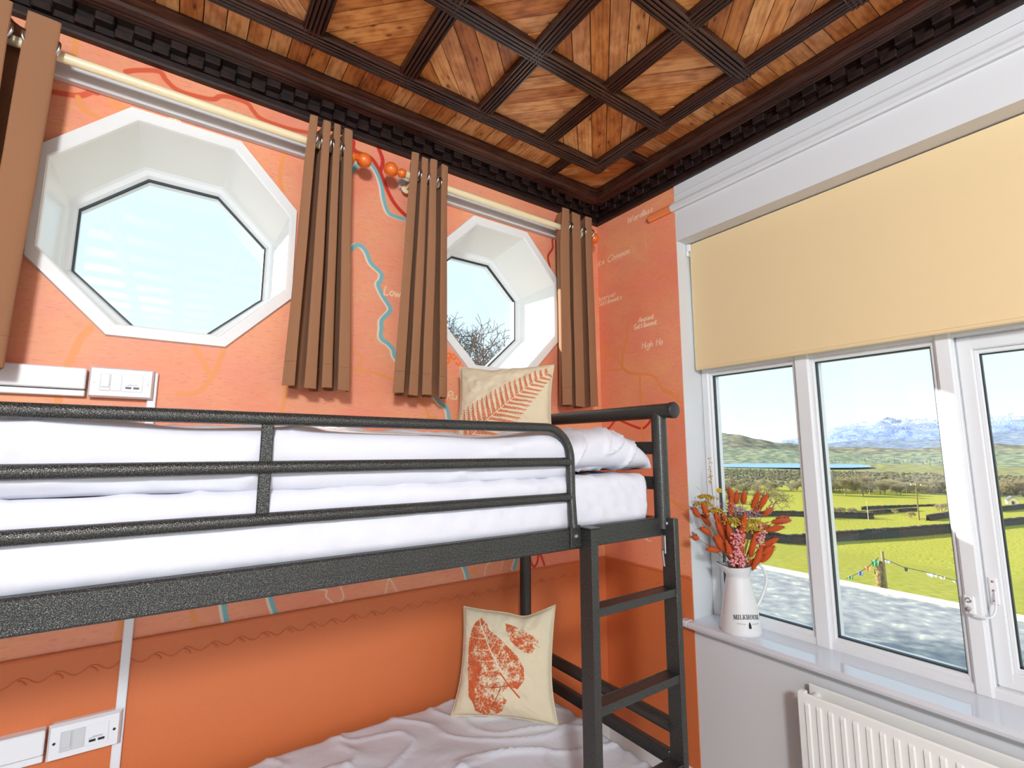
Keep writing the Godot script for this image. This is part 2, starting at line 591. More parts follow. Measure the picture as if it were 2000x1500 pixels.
func make_materials() -> void:
	M.white = mat(rgb(236, 236, 234), 0.42)
	M.wall_white = mat(rgb(218, 219, 221), 0.6)
	M.pvc = mat(rgb(226, 228, 230), 0.22)
	M.reveal = mat(rgb(240, 240, 236), 0.2)
	M.sill = mat(rgb(214, 217, 224), 0.06)
	M.sill.metallic_specular = 0.75
	M.gasket = mat(rgb(38, 50, 52), 0.5)
	M.glass = mat(Color(1, 1, 1, 0.03), 0.02)
	M.glass.transparency = BaseMaterial3D.TRANSPARENCY_ALPHA
	M.plastic = mat(rgb(234, 234, 236), 0.35)
	M.dark_plastic = mat(rgb(40, 40, 44), 0.4)
	M.grey_plastic = mat(rgb(206, 207, 208), 0.3)
	M.steel = mat(rgb(196, 196, 196), 0.22, 1.0)
	M.dado = mat(rgb(214, 116, 66), 0.5)
	var stipple := noise_tex(noise(0.09, 31, 3), 256, null, true, 1.2)
	M.dado.normal_enabled = true
	M.dado.normal_texture = stipple
	M.dado.normal_scale = 0.25
	tiled(M.dado, 3.0)
	M.floor = mat(rgb(190, 186, 180), 0.5)
	M.floor.albedo_texture = noise_tex(noise(0.02, 12, 4), 512, ramp([rgb(220, 216, 210), rgb(255, 253, 250)], [0.25, 0.75]))
	tiled(M.floor, 0.7)
	M.back_wall = mat(rgb(228, 232, 236), 0.7)

	# boards of the ceiling, four logs' worth
	M.plank = []
	var tones := [[rgb(222, 154, 88), rgb(164, 92, 40)], [rgb(208, 134, 70), rgb(146, 78, 32)], [rgb(232, 172, 112), rgb(178, 110, 54)], [rgb(194, 120, 62), rgb(126, 64, 26)], [rgb(218, 156, 104), rgb(162, 98, 54)]]
	for k in tones.size():
		var m := mat(Color.WHITE, 0.42)
		m.albedo_texture = tex(plank_image(40 + k * 17, tones[k][0], tones[k][1]))
		M.plank.append(m)
	# dark stained mouldings: fine streaks of black and red brown
	M.stain = mat(Color.WHITE, 0.24)
	M.stain.albedo_texture = noise_tex(noise(0.018, 77, 4), 512, ramp([rgb(40, 22, 17), rgb(56, 30, 22), rgb(74, 40, 29)], [0.3, 0.55, 0.8]))
	tiled(M.stain, 2.4)
	M.stain.uv1_scale = Vector3(0.5, 9.0, 9.0)
	M.stain_z = M.stain.duplicate()
	M.stain_z.uv1_scale = Vector3(9.0, 9.0, 0.5)
	M.stain_deep = mat(rgb(40, 19, 14), 0.5)
	M.stain_deep.albedo_texture = noise_tex(noise(0.03, 78, 3), 256, ramp([rgb(150, 130, 120), rgb(255, 255, 255)], [0.3, 0.7]))
	tiled(M.stain_deep, 3.0)

	# hammered bed paint
	M.metal = mat(Color.WHITE, 0.26, 0.5)
	var ham := noise(0.075, 5, 2, FastNoiseLite.TYPE_SIMPLEX)
	M.metal.albedo_texture = noise_tex(ham, 512, ramp([rgb(46, 47, 46), rgb(64, 65, 63), rgb(104, 104, 101)], [0.35, 0.55, 0.8]))
	M.metal.normal_enabled = true
	M.metal.normal_texture = noise_tex(ham, 512, null, true, 5.0)
	M.metal.normal_scale = 0.55
	tiled(M.metal, 9.0)
	M.bolt = mat(rgb(190, 190, 190), 0.3, 0.9)

	# cloth
	M.curtain = mat(rgb(150, 104, 72), 0.85)
	M.curtain.normal_enabled = true
	M.curtain.normal_texture = noise_tex(noise(0.16, 61, 3), 256, null, true, 2.0)
	M.curtain.normal_scale = 0.3
	M.curtain.rim_enabled = true
	M.curtain.rim = 0.25
	tiled(M.curtain, 5.0)
	M.linen = mat(rgb(214, 215, 224), 0.85)
	M.linen.normal_enabled = true
	M.linen.normal_texture = noise_tex(noise(0.014, 63, 4), 512, null, true, 6.0)
	M.linen.normal_scale = 0.28
	tiled(M.linen, 1.4)
	M.cream_cloth = mat(rgb(214, 198, 166), 0.9)
	M.blind = mat(rgb(232, 206, 160), 0.8)
	M.blind.backlight_enabled = true
	M.blind.backlight = Color(0.16, 0.13, 0.085)
	M.pole = mat(rgb(240, 224, 182), 0.28)
	M.orange_gloss = mat(rgb(238, 112, 24), 0.16)
	M.orange_gloss.clearcoat_enabled = true
	M.enamel = mat(rgb(228, 229, 230), 0.12)
	M.enamel.clearcoat_enabled = true
	M.radiator = mat(rgb(240, 240, 236), 0.3)
	M.black = mat(rgb(22, 22, 22), 0.5)
	M.print_grey = mat(rgb(150, 150, 152), 0.5)


# ---------------------------------------------------------------- room
func oct(cx: float, cy: float, fx: float, hy: float, hx: float, fy: float, z: float) -> Array:
	return [Vector3(cx + fx, cy + hy, z), Vector3(cx - fx, cy + hy, z), Vector3(cx - hx, cy + fy, z), Vector3(cx - hx, cy - fy, z),
		Vector3(cx - fx, cy - hy, z), Vector3(cx + fx, cy - hy, z), Vector3(cx + hx, cy - fy, z), Vector3(cx + hx, cy + fy, z)]

func ring_between(b: MB, a: Array, c: Array, out: Vector3, towards_axis := 0.0) -> void:
	var cen := Vector3.ZERO
	for p in a:
		cen += p / a.size()
	for i in a.size():
		var j := (i + 1) % a.size()
		var mid: Vector3 = (a[i] + a[j]) * 0.5 - cen
		mid.z = 0.0
		b.poly([a[i], a[j], c[j], c[i]], out - mid * towards_axis)

# a wall in the plane z with the two octagonal holes; UV runs in metres from the corner of the print
func holed_wall(b: MB, z: float, out: Vector3, x0: float, x1: float, y0: float, y1: float) -> void:
	var xs := [x0]
	for cx in OCT_X:
		xs.append(cx - 0.325)
		xs.append(cx + 0.325)
	xs.append(x1)
	for k in xs.size() - 1:
		if k % 2 == 0:
			b.poly([Vector3(xs[k], y0, z), Vector3(xs[k + 1], y0, z), Vector3(xs[k + 1], y1, z), Vector3(xs[k], y1, z)], out)
			continue
		var cx: float = OCT_X[k / 2]
		var lo := OCT_Y - 0.345
		var hi := OCT_Y + 0.345
		b.poly([Vector3(xs[k], y0, z), Vector3(xs[k + 1], y0, z), Vector3(xs[k + 1], lo, z), Vector3(xs[k], lo, z)], out)
		b.poly([Vector3(xs[k], hi, z), Vector3(xs[k + 1], hi, z), Vector3(xs[k + 1], y1, z), Vector3(xs[k], y1, z)], out)
		for sx in [-1.0, 1.0]:
			for sy in [-1.0, 1.0]:
				b.poly([Vector3(cx + sx * 0.325, OCT_Y + sy * 0.345, z), Vector3(cx + sx * 0.138, OCT_Y + sy * 0.345, z), Vector3(cx + sx * 0.325, OCT_Y + sy * 0.14, z)], out)

const LEFT_LINES := [
	["O", 0.014, [-0.2, 2.56, -0.17, 2.58, -0.12, 2.6, -0.1, 2.58, -0.07, 2.56, -0.02, 2.56, 0.03, 2.57, 0.05, 2.59, 0.08, 2.6, 0.13, 2.6, 0.15, 2.58, 0.18, 2.56, 0.27, 2.56, 0.33, 2.57]],
	["O", 0.015, [-0.36, 2.42, -0.31, 2.43, -0.29, 2.44, -0.27, 2.46, -0.26, 2.46]],
	["L", 0.013, [-0.3, 2.43, -0.29, 2.4, -0.27, 2.39, -0.24, 2.38]],
	["L", 0.013, [-0.23, 2.46, -0.22, 2.44, -0.19, 2.44]],
	["L", 0.012, [0.26, 2.46, 0.25, 2.41, 0.25, 2.35, 0.26, 2.32]],
	["L", 0.012, [-0.33, 2.61, -0.32, 2.6, -0.32, 2.56]],
	["R", 0.015, [0.5, 2.6, 0.5, 2.57, 0.52, 2.56, 0.55, 2.56, 0.58, 2.55, 0.61, 2.51, 0.62, 2.49, 0.65, 2.43, 0.68, 2.39, 0.72, 2.36, 0.77, 2.34]],
	["R", 0.015, [0.6, 2.61, 0.62, 2.56, 0.61, 2.51]],
	["T", 0.013, [0.49, 2.46, 0.51, 2.49, 0.53, 2.52, 0.57, 2.53, 0.6, 2.5, 0.62, 2.45, 0.63, 2.4, 0.65, 2.35, 0.68, 2.34, 0.72, 2.34, 0.77, 2.35]],
	["T", 0.014, [0.48, 2.16, 0.51, 2.16, 0.53, 2.18, 0.55, 2.18, 0.57, 2.16, 0.59, 2.12, 0.63, 2.09, 0.63, 2.06, 0.62, 2.04, 0.64, 2.0, 0.67, 1.96, 0.67, 1.94, 0.64, 1.9, 0.64, 1.87, 0.64, 1.83, 0.67, 1.81, 0.69, 1.79, 0.7, 1.76, 0.74, 1.73]],
	["T", 0.014, [0.82, 1.66, 0.87, 1.62, 0.9, 1.59, 0.93, 1.57, 0.94, 1.53, 0.95, 1.5]],
	["L", 0.01, [0.5, 1.79, 0.52, 1.78, 0.55, 1.76, 0.57, 1.74, 0.56, 1.7, 0.57, 1.69, 0.62, 1.69, 0.69, 1.67, 0.75, 1.66]],
	["L", 0.009, [0.56, 1.7, 0.53, 1.68]],
	["L", 0.012, [0.75, 1.66, 0.79, 1.61, 0.83, 1.58, 0.85, 1.53, 0.88, 1.53]],
	["R", 0.01, [1.55, 2.6, 1.52, 2.53, 1.51, 2.45, 1.51, 2.41, 1.48, 2.36, 1.49, 2.31, 1.5, 2.27]],
	["L", 0.01, [1.44, 1.83, 1.45, 1.79, 1.54, 1.79, 1.73, 1.81]],
	["L", 0.016, [-0.21, 1.75, -0.23, 1.71, -0.24, 1.67, -0.25, 1.63, -0.26, 1.56, -0.26, 1.53]],
	["L", 0.013, [0.12, 1.73, 0.11, 1.68, 0.1, 1.64, 0.06, 1.58, 0.01, 1.57]],
	["L", 0.012, [0.31, 1.62, 0.31, 1.57, 0.3, 1.52, 0.29, 1.5]],
	["L", 0.013, [0.04, 1.72, 0.06, 1.69, 0.08, 1.65, 0.1, 1.64]],
	["T", 0.012, [0.17, 0.95, 0.18, 0.9, 0.19, 0.86]],
	["T", 0.012, [0.3, 0.95, 0.31, 0.91, 0.33, 0.86]],
	["L", 0.012, [0.08, 0.95, 0.09, 0.93, 0.1, 0.9, 0.12, 0.87]],
	["L", 0.012, [-0.07, 0.95, -0.07, 0.93, -0.08, 0.88]],
	["W", 0.004, [0.44, 0.93, 0.48, 0.92, 0.48, 0.9, 0.51, 0.87]],
	["W", 0.004, [0.52, 0.94, 0.54, 0.89, 0.52, 0.87]],
	["W", 0.004, [0.69, 0.87, 0.7, 0.92, 0.71, 0.92, 0.74, 0.87]],
	["W", 0.004, [1.12, 0.87, 1.13, 0.92, 1.16, 0.93, 1.21, 0.93, 1.2, 0.89]],
	["T", 0.013, [1.01, 0.95, 1.03, 0.91, 1.04, 0.88]],
	["T", 0.015, [1.29, 0.94, 1.28, 0.91, 1.27, 0.89]],
	["R", 0.01, [1.36, 0.95, 1.36, 0.91, 1.38, 0.88, 1.4, 0.9, 1.41, 0.94, 1.44, 0.88]],
	["L", 0.008, [1.06, 0.91, 1.07, 0.92, 1.08, 0.9, 1.06, 0.9]],
]
const RIGHT_LINES := [
	["L", 0.012, [-1.59, 2.06, -1.61, 2.0, -1.61, 1.95, -1.64, 1.89, -1.65, 1.83, -1.64, 1.8, -1.59, 1.77, -1.48, 1.75, -1.43, 1.71, -1.41, 1.67, -1.33, 1.63]],
	["L", 0.01, [-1.82, 1.97, -1.78, 1.94, -1.74, 1.9, -1.68, 1.85, -1.65, 1.81]],
	["L", 0.009, [-1.65, 1.8, -1.7, 1.8, -1.83, 1.82]],
	["L", 0.009, [-1.76, 1.9, -1.77, 1.84, -1.78, 1.78]],
	["L", 0.01, [-1.54, 1.75, -1.54, 1.69, -1.53, 1.65]],
	["R", 0.01, [-1.8, 1.5, -1.75, 1.51, -1.7, 1.55, -1.66, 1.54, -1.61, 1.52, -1.54, 1.5, -1.5, 1.52, -1.48, 1.54, -1.43, 1.55]],
	["L", 0.01, [-1.55, 1.68, -1.54, 1.64, -1.54, 1.44]],
	["L", 0.01, [-1.39, 1.18, -1.34, 1.15, -1.3, 1.13, -1.27, 1.13]],
	["L", 0.01, [-1.42, 1.68, -1.36, 1.65, -1.33, 1.61, -1.3, 1.6]],
	["C", 0.0025, [-1.55, 2.43, -1.55, 2.33, -1.5, 2.37, -1.47, 2.45]],
	["C", 0.0025, [-1.56, 2.44, -1.54, 2.34, -1.49, 2.36, -1.47, 2.44]],
	["C", 0.0025, [-1.57, 2.44, -1.53, 2.34, -1.49, 2.34, -1.47, 2.43]],
	["C", 0.0025, [-1.58, 2.45, -1.52, 2.34, -1.48, 2.33, -1.47, 2.43]],
	["C", 0.0025, [-1.59, 2.45, -1.51, 2.34, -1.48, 2.31, -1.47, 2.42]],
	["C", 0.0025, [-1.6, 2.45, -1.51, 2.35, -1.47, 2.29, -1.47, 2.41]],
]

func build_shell() -> void:
	# the mural is printed wallpaper: its drawing is laid out in metres on the wall
	var ppm := 620.0
	var im := mural_ground(1920, 1100, 3, 1.0 / ppm, 0.0)
	mural_lines(im, LEFT_LINES, -1.2, 2.62, ppm)
	var ink := Color(0.97, 0.85, 0.68, 0.8)
	pen_write(im, "Low Wa", (0.645 + 1.2) * ppm, (2.62 - 2.006) * ppm, 0.034 * ppm, 0.15 * ppm, 1.7, ink)
	pen_write(im, "Kdo", (-0.1 + 1.2) * ppm, (2.62 - 2.445) * ppm, 0.02 * ppm, 0.05 * ppm, 1.6, ink)
	pen_write(im, "gog", (0.92 + 1.2) * ppm, (2.62 - 1.78) * ppm, 0.04 * ppm, 0.08 * ppm, 2.6, rgb(238, 120, 50))
	pen_write(im, "Ru", (0.93 + 1.2) * ppm, (2.62 - 1.61) * ppm, 0.03 * ppm, 0.05 * ppm, 1.6, ink)
	M.mural = mat(Color.WHITE, 0.55)
	M.mural.albedo_texture = tex(im)
	M.mural.texture_repeat = true
	var iw := 1920.0 / ppm
	var ih := 1100.0 / ppm

	var b := MB.new()
	holed_wall(b, WZ, Vector3(0, 0, 1), -3.2, WX, DADO, CEIL + 0.05)
	for i in b.v.size():
		b.t[i] = Vector2((b.v[i].x + 1.2) / iw, (2.62 - b.v[i].y) / ih)
	var wall := put("wall_left", b, M.mural)
	struct(wall, "salmon wall printed with a hand-drawn map behind the bunk bed", "wall")
	b = MB.new()
	holed_wall(b, -2.13, Vector3(0, 0, -1), -3.4, WX + 0.3, -2.8, 3.0)
	b.slab(Vector3(-3.2, -0.1, -1.83), Vector3(WX, DADO, -1.8))
	b.slab(Vector3(-3.4, CEIL + 0.05, -2.13), Vector3(WX + 0.3, 3.0, WZ))
	put("wall_core", b, M.wall_white, wall)
	# dado panel with its lip and the raised vine border
	b = MB.new()
	b.slab(Vector3(-3.2, 0.0, WZ), Vector3(WX, DADO - 0.004, WZ + 0.005))
	b.box(Vector3((WX - 3.2) / 2, DADO - 0.004, WZ + 0.005), Vector3(WX + 3.2, 0.008, 0.012), 0.003)
	put("dado_panel", b, M.dado, wall)
	b = MB.new()
	var path := []
	for k in 520:
		var x := -1.4 + k * 0.0062
		path.append(Vector3(x, 0.815 + 0.009 * sin(x * TAU / 0.07), WZ + 0.0055))
	b.tube(path, 0.0019, 6)
	for k in 46:
		b.ball(Vector3(-1.4 + 0.07 * k + 0.02, 0.813, WZ + 0.006), Vector3(0.012, 0.0036, 0.0028), 8, Basis(Vector3(0, 0, 1), -0.75))
	put("embossed_border", b, M.dado, wall)
	# painted batten boards behind the curtain poles
	for q in [[-1.3, 0.42], [0.685, 1.60]]:
		b = MB.new()
		b.slab(Vector3(q[0], E + 1.057, WZ), Vector3(q[1], E + 1.112, WZ + 0.028), 0.004)
		put("batten_board", b, M.wall_white, wall)

	# window wall
	b = MB.new()
	b.slab(Vector3(WX, -2.8, -2.13), Vector3(WX + 0.205, 3.0, -1.30))
	b.slab(Vector3(WX, -2.8, 0.9), Vector3(WX + 0.205, 3.0, 2.9))
	b.slab(Vector3(WX, -2.8, -1.30), Vector3(WX + 0.205, E - 0.705, 0.9))
	b.slab(Vector3(WX, E + 0.945, -1.30), Vector3(WX + 0.205, 3.0, 0.9))
	var right := put("wall_right", b, M.wall_white)
	struct(right, "white painted wall around the wide window", "wall")
	im = mural_ground(420, 1100, 91, 1.0 / ppm, 9.0)
	mural_lines(im, RIGHT_LINES, -1.9, 2.62, ppm)
	var put_word := func(word: String, z: float, y: float, h: float, w: float, r: float, a: float): pen_write(im, word, (z + 1.9) * ppm, (2.62 - y) * ppm, h * ppm, w * ppm, r, Color(0.98, 0.86, 0.72, a))
	put_word.call("Wardless", -1.585, 2.545, 0.026, 0.165, 1.7, 0.95)
	put_word.call("uite Common", -1.82, 2.385, 0.03, 0.245, 1.7, 0.95)
	put_word.call("Reservoir", -1.815, 2.19, 0.022, 0.14, 1.4, 0.85)
	put_word.call("Settlements", -1.80, 2.162, 0.022, 0.165, 1.4, 0.85)
	put_word.call("Ancient", -1.537, 2.016, 0.02, 0.10, 1.5, 1.0)
	put_word.call("Settlement", -1.567, 1.986, 0.022, 0.145, 1.5, 1.0)
	put_word.call("High Ho", -1.522, 1.884, 0.026, 0.125, 1.5, 1.0)
	put_word.call("LARE", -1.63, 0.99, 0.03, 0.13, 1.8, 0.6)
	var mm := mat(rgb(255, 244, 240), 0.55)
	mm.albedo_texture = tex(im)
	b = MB.new()
	b.slab(Vector3(WX - 0.0015, DADO, WZ), Vector3(WX, CEIL, -1.302))
	for i in b.v.size():
		b.t[i] = Vector2((b.v[i].z + 1.9) * ppm / 420.0, (2.62 - b.v[i].y) * ppm / 1100.0)
	put("wallpaper", b, mm, right)
	b = MB.new()
	b.slab(Vector3(WX - 0.005, 0, WZ), Vector3(WX, DADO - 0.004, -1.302))
	b.box(Vector3(WX - 0.005, DADO - 0.004, -1.551), Vector3(0.012, 0.008, 0.498), 0.003)
	put("dado_panel", b, M.dado, right)
	b = MB.new()
	path = []
	for k in 76:
		var z := -1.79 + k * 0.0062
		path.append(Vector3(WX - 0.0055, 0.815 + 0.009 * sin(z * TAU / 0.07), z))
	b.tube(path, 0.0019, 6)
	put("embossed_border", b, M.dado, right)
	# picture rail moulding above the window, its first stretch papered orange
	var prof := PackedVector2Array([Vector2(0, 0), Vector2(0, 0.044), Vector2(0.006, 0.044), Vector2(0.01, 0.036), Vector2(0.022, 0.03), Vector2(0.026, 0.022), Vector2(0.026, 0.012), Vector2(0.02, 0.008), Vector2(0.014, 0.0)])
	b = MB.new()
	b.extrude(prof, Vector3(WX, E + 1.088, -1.312), Vector3(-1, 0, 0), Vector3.UP, Vector3(0, 0, 4.1))
	struct(put("trim_1", b, M.wall_white), "white moulded picture rail above the blind", "moulding")
	b = MB.new()
	b.extrude(prof, Vector3(WX, E + 1.088, -1.44), Vector3(-1, 0, 0), Vector3.UP, Vector3(0, 0, 0.128))
	struct(put("trim_2", b, mat(rgb(240, 138, 82), 0.5)), "orange end of the picture rail in the papered corner", "moulding")
	b = MB.new()
	b.slab(Vector3(WX - 0.006, E + 1.165, -1.30), Vector3(WX, CEIL, 2.8), 0.002)
	struct(put("trim_3", b, M.wall_white), "flat white frieze board between picture rail and cornice", "moulding")

	# skirtings
	var sk := PackedVector2Array([Vector2(0, 0), Vector2(0.018, 0), Vector2(0.018, 0.11), Vector2(0.012, 0.122), Vector2(0.006, 0.13), Vector2(0, 0.13)])
	b = MB.new()
	b.extrude(sk, Vector3(-3.2, 0, WZ), Vector3(0, 0, 1), Vector3.UP, Vector3(WX + 3.2, 0, 0))
	struct(put("baseboard_left", b, M.white), "white skirting below the mural wall", "skirting")
	b = MB.new()
	b.extrude(sk, Vector3(WX, 0, WZ), Vector3(-1, 0, 0), Vector3.UP, Vector3(0, 0, 4.6))
	struct(put("baseboard_right", b, M.white), "white skirting below the window wall", "skirting")

	# what the camera does not see: floor, the other two walls
	b = MB.new()
	b.slab(Vector3(-3.4, -0.12, -2.13), Vector3(WX + 0.3, 0, 3.0))
	struct(put("floor", b, M.floor), "pale wooden floor", "floor")
	b = MB.new()
	b.slab(Vector3(-3.4, -0.1, 2.8), Vector3(WX + 0.3, 3.0, 3.0))
	struct(put("wall_back", b, M.back_wall), "pale wall behind the viewer", "wall")
	b = MB.new()
	b.slab(Vector3(-3.4, -0.1, -2.13), Vector3(-3.2, 3.0, 3.0))
	struct(put("wall_far", b, M.back_wall), "pale wall at the far end of the bunk bed", "wall")


# ---------------------------------------------------------------- ceiling
func clipped(p: Array, n: Vector2, lim: float) -> Array:
	var o := []
	for i in p.size():
		var a: Vector2 = p[i]
		var b: Vector2 = p[(i + 1) % p.size()]
		var da := a.dot(n) - lim
		var db := b.dot(n) - lim
		if da >= 0:
			o.append(a)
		if da * db < 0:
			o.append(a.lerp(b, da / (da - db)))
	return o

func boards(rect: Array, dir: Vector2, width: float, phase: float, parent: Node3D, joined: MB = null) -> void:
	var nrm := Vector2(-dir.y, dir.x)
	var lo := 1e9
	var hi := -1e9
	for p in rect:
		lo = minf(lo, p.dot(nrm))
		hi = maxf(hi, p.dot(nrm))
	var k := int(floor((lo - phase) / width))
	while k * width + phase < hi:
		var p := clipped(clipped(rect, nrm, k * width + phase + 0.0014), -nrm, -((k + 1) * width + phase - 0.0014))
		k += 1
		if p.size() < 3:
			continue
		var area := 0.0
		for i in p.size():
			area += p[i].cross(p[(i + 1) % p.size()])
		if absf(area) < 0.0008:
			continue
		var b: MB = joined if joined else MB.new()
		var from := b.v.size()
		var y := CEIL + rng.randf_range(-0.0012, 0.0012)
		var bot := []
		var top := []
		var cen := Vector3.ZERO
		for q in p:
			bot.append(Vector3(q.x, y, q.y))
			top.append(Vector3(q.x, y + 0.016, q.y))
			cen += Vector3(q.x, y, q.y) / p.size()
		b.poly(bot, Vector3.DOWN)
		for i in p.size():
			var j := (i + 1) % p.size()
			b.poly([bot[i], bot[j], top[j], top[i]], (bot[i] + bot[j]) * 0.5 - cen)
		var off := Vector2(rng.randf(), rng.randf())
		for i in range(from, b.v.size()):
			var q := Vector2(b.v[i].x, b.v[i].z)
			b.t[i] = Vector2(q.dot(nrm) / 0.13, q.dot(dir) / 0.52) + off
		if not joined:
			put("plank", b, M.plank[rng.randi() % M.plank.size()], parent)

func reeded(w: float, deep: float) -> PackedVector2Array:
	# the underside of a moulded ceiling beam: five rounded reeds between shallow quirks
	var p := PackedVector2Array()
	p.append(Vector2(-w / 2, deep + 0.004))
	p.append(Vector2(-w / 2, 0.008))
	var n := 5
	for k in n:
		var x0 := -w / 2 + w * k / n
		for s in 4:
			var a := PI * (s + 0.5) / 4.0
			var rise := 0.0 if k == 0 or k == n - 1 else -0.003
			p.append(Vector2(x0 + w / n * (0.5 - 0.42 * cos(a)), 0.0055 - 0.0055 * sin(a) + rise + 0.003))
		if k < n - 1:
			p.append(Vector2(x0 + w / n, 0.0085))
	p.append(Vector2(w / 2, 0.008))
	p.append(Vector2(w / 2, deep + 0.004))
	return p

func build_ceiling() -> void:
	var b := MB.new()
	b.slab(Vector3(-3.4, CEIL + 0.016, -2.13), Vector3(WX + 0.3, 3.0, 3.0))
	var ceil := put("ceiling", b, M.stain_deep)
	struct(ceil, "dark coffered wooden ceiling with boards set diagonally between moulded beams", "ceiling")
	var bx := [1.565, 1.243, 0.920, 0.598, 0.276, -0.046, -0.368, -0.690, -1.012, -1.334, -1.656]
	var bz := [-1.532, -1.165, -0.812, -0.452, -0.092, 0.268, 0.628, 0.988, 1.348, 1.708, 2.068, 2.428]
	var prof := reeded(0.064, 0.03)
	for i in bz.size():
		b = MB.new()
		b.extrude(prof, Vector3(-2.0, CEIL - 0.03, bz[i]), Vector3(0, 0, 1), Vector3.UP, Vector3(1.597 + 2.0, 0, 0))
		put("moulded_beam", b, M.stain, ceil)
	for i in bx.size():
		b = MB.new()
		b.extrude(prof, Vector3(bx[i], CEIL - 0.0288, -1.56), Vector3(1, 0, 0), Vector3.UP, Vector3(0, 0, 4.0))
		put("moulded_beam", b, M.stain_z, ceil)
	var small := reeded(0.05, 0.022)
	b = MB.new()
	b.extrude(small, Vector3(1.418, CEIL - 0.022, -1.72), Vector3(1, 0, 0), Vector3.UP, Vector3(0, 0, 0.16))
	put("moulded_beam", b, M.stain_z, ceil)
	b = MB.new()
	b.extrude(small, Vector3(1.59, CEIL - 0.022, -1.382), Vector3(0, 0, 1), Vector3.UP, Vector3(0.16, 0, 0))
	put("moulded_beam", b, M.stain, ceil)
	# boards: the coffers in and near the picture piece by piece, the rest of the ceiling behind the viewer joined
	var rest := MB.new()
	var W := 0.0615
	for i in bx.size() - 1:
		for j in bz.size() - 1:
			var r := [Vector2(bx[i + 1], bz[j]), Vector2(bx[i], bz[j]), Vector2(bx[i], bz[j + 1]), Vector2(bx[i + 1], bz[j + 1])]
			var d := Vector2(1, -1).normalized() if (i + j) % 2 == 0 else Vector2(1, 1).normalized()
			var near: bool = bx[i] > -0.3 and bz[j] < -0.4 and not (bx[i] < 0.3 and bz[j] > -0.9)
			boards(r, d, W, rng.randf() * 0.01, ceil, null if near else rest)
	var strip_l := [Vector2(-0.42, -1.74), Vector2(1.42, -1.74), Vector2(1.42, -1.53), Vector2(-0.42, -1.53)]
	boards(strip_l, Vector2(0, 1), W, 0.016, ceil)
	boards([Vector2(-2.0, -1.74), Vector2(-0.42, -1.74), Vector2(-0.42, -1.53), Vector2(-2.0, -1.53)], Vector2(0, 1), W, 0.016, ceil, rest)
	boards([Vector2(1.57, -1.38), Vector2(1.77, -1.38), Vector2(1.77, 0.0), Vector2(1.57, 0.0)], Vector2(1, 0), W, 0.045, ceil)
	boards([Vector2(1.57, 0.0), Vector2(1.77, 0.0), Vector2(1.77, 2.4), Vector2(1.57, 2.4)], Vector2(1, 0), W, 0.045, ceil, rest)
	var dd := Vector2(1, 1).normalized()
	boards([Vector2(1.42, -1.74), Vector2(1.77, -1.74), Vector2(1.77, -1.53), Vector2(1.42, -1.53)], dd, W, 0.02, ceil)
	boards([Vector2(1.565, -1.53), Vector2(1.77, -1.53), Vector2(1.77, -1.38), Vector2(1.565, -1.38)], dd, W, 0.02, ceil)
	var o := put("board_rest", rest, M.plank[1], ceil)
	o.set_meta("kind", "stuff")


func build_cornice() -> void:
	# moulded top, two staggered rows of dentils, a plain bar on the wall; p is how far it stands off the wall
	var top := PackedVector2Array([Vector2(0, 0.137), Vector2(0, 0.085), Vector2(0.05, 0.083), Vector2(0.058, 0.078), Vector2(0.066, 0.081), Vector2(0.074, 0.077), Vector2(0.082, 0.081), Vector2(0.09, 0.078), Vector2(0.098, 0.083), Vector2(0.106, 0.084), Vector2(0.112, 0.092), Vector2(0.112, 0.137)])
	var bar := PackedVector2Array([Vector2(0, 0), Vector2(0.022, 0.0), Vector2(0.026, 0.006), Vector2(0.026, 0.024), Vector2(0.02, 0.03), Vector2(0, 0.03)])
	for side in 2:
		var left := side == 0
		var A := Vector3(0, 0, 1) if left else Vector3(-1, 0, 0)
		var o := Vector3(-3.2, CORN, WZ) if left else Vector3(WX, CORN, WZ)
		var L := Vector3(WX + 3.2, 0, 0) if left else Vector3(0, 0, 4.6)
		var b := MB.new()
		b.extrude(top, o, A, Vector3.UP, L)
		var c := put("trim_4" if left else "trim_5", b, M.stain if left else M.stain_z)
		struct(c, "black-brown dentil cornice above the " + ("mural" if left else "window wall"), "cornice")
		b = MB.new()
		b.extrude(bar, o, A, Vector3.UP, L)
		put("lower_bar", b, M.stain_deep, c)
		b = MB.new()
		b.slab(Vector3.ZERO, A * 0.02 + Vector3(0, 0.051, 0) + L.normalized() * L.length())
		put("backing_strip", b, M.stain_deep, c, o + Vector3(0, 0.0345, 0))
		var m1 := MB.new()
		m1.box(Vector3.ZERO, Vector3(0.046, 0.030, 0.05) if left else Vector3(0.05, 0.030, 0.046), 0.003)
		var m2 := MB.new()
		m2.box(Vector3.ZERO, Vector3(0.046, 0.026, 0.036) if left else Vector3(0.036, 0.026, 0.046), 0.003)
		var me1 := m1.mesh()
		var me2 := m2.mesh()
		for k in (30 if left else 24):
			var s := (2.3 if left else 0.1) + k * 0.092
			var at := o + L.normalized() * s
			put("dentil", me1, M.stain_deep, c, at + A * 0.029 + Vector3(0, 0.0695, 0))
			put("dentil", me2, M.stain_deep, c, at + L.normalized() * 0.046 + A * 0.02 + Vector3(0, 0.044, 0))


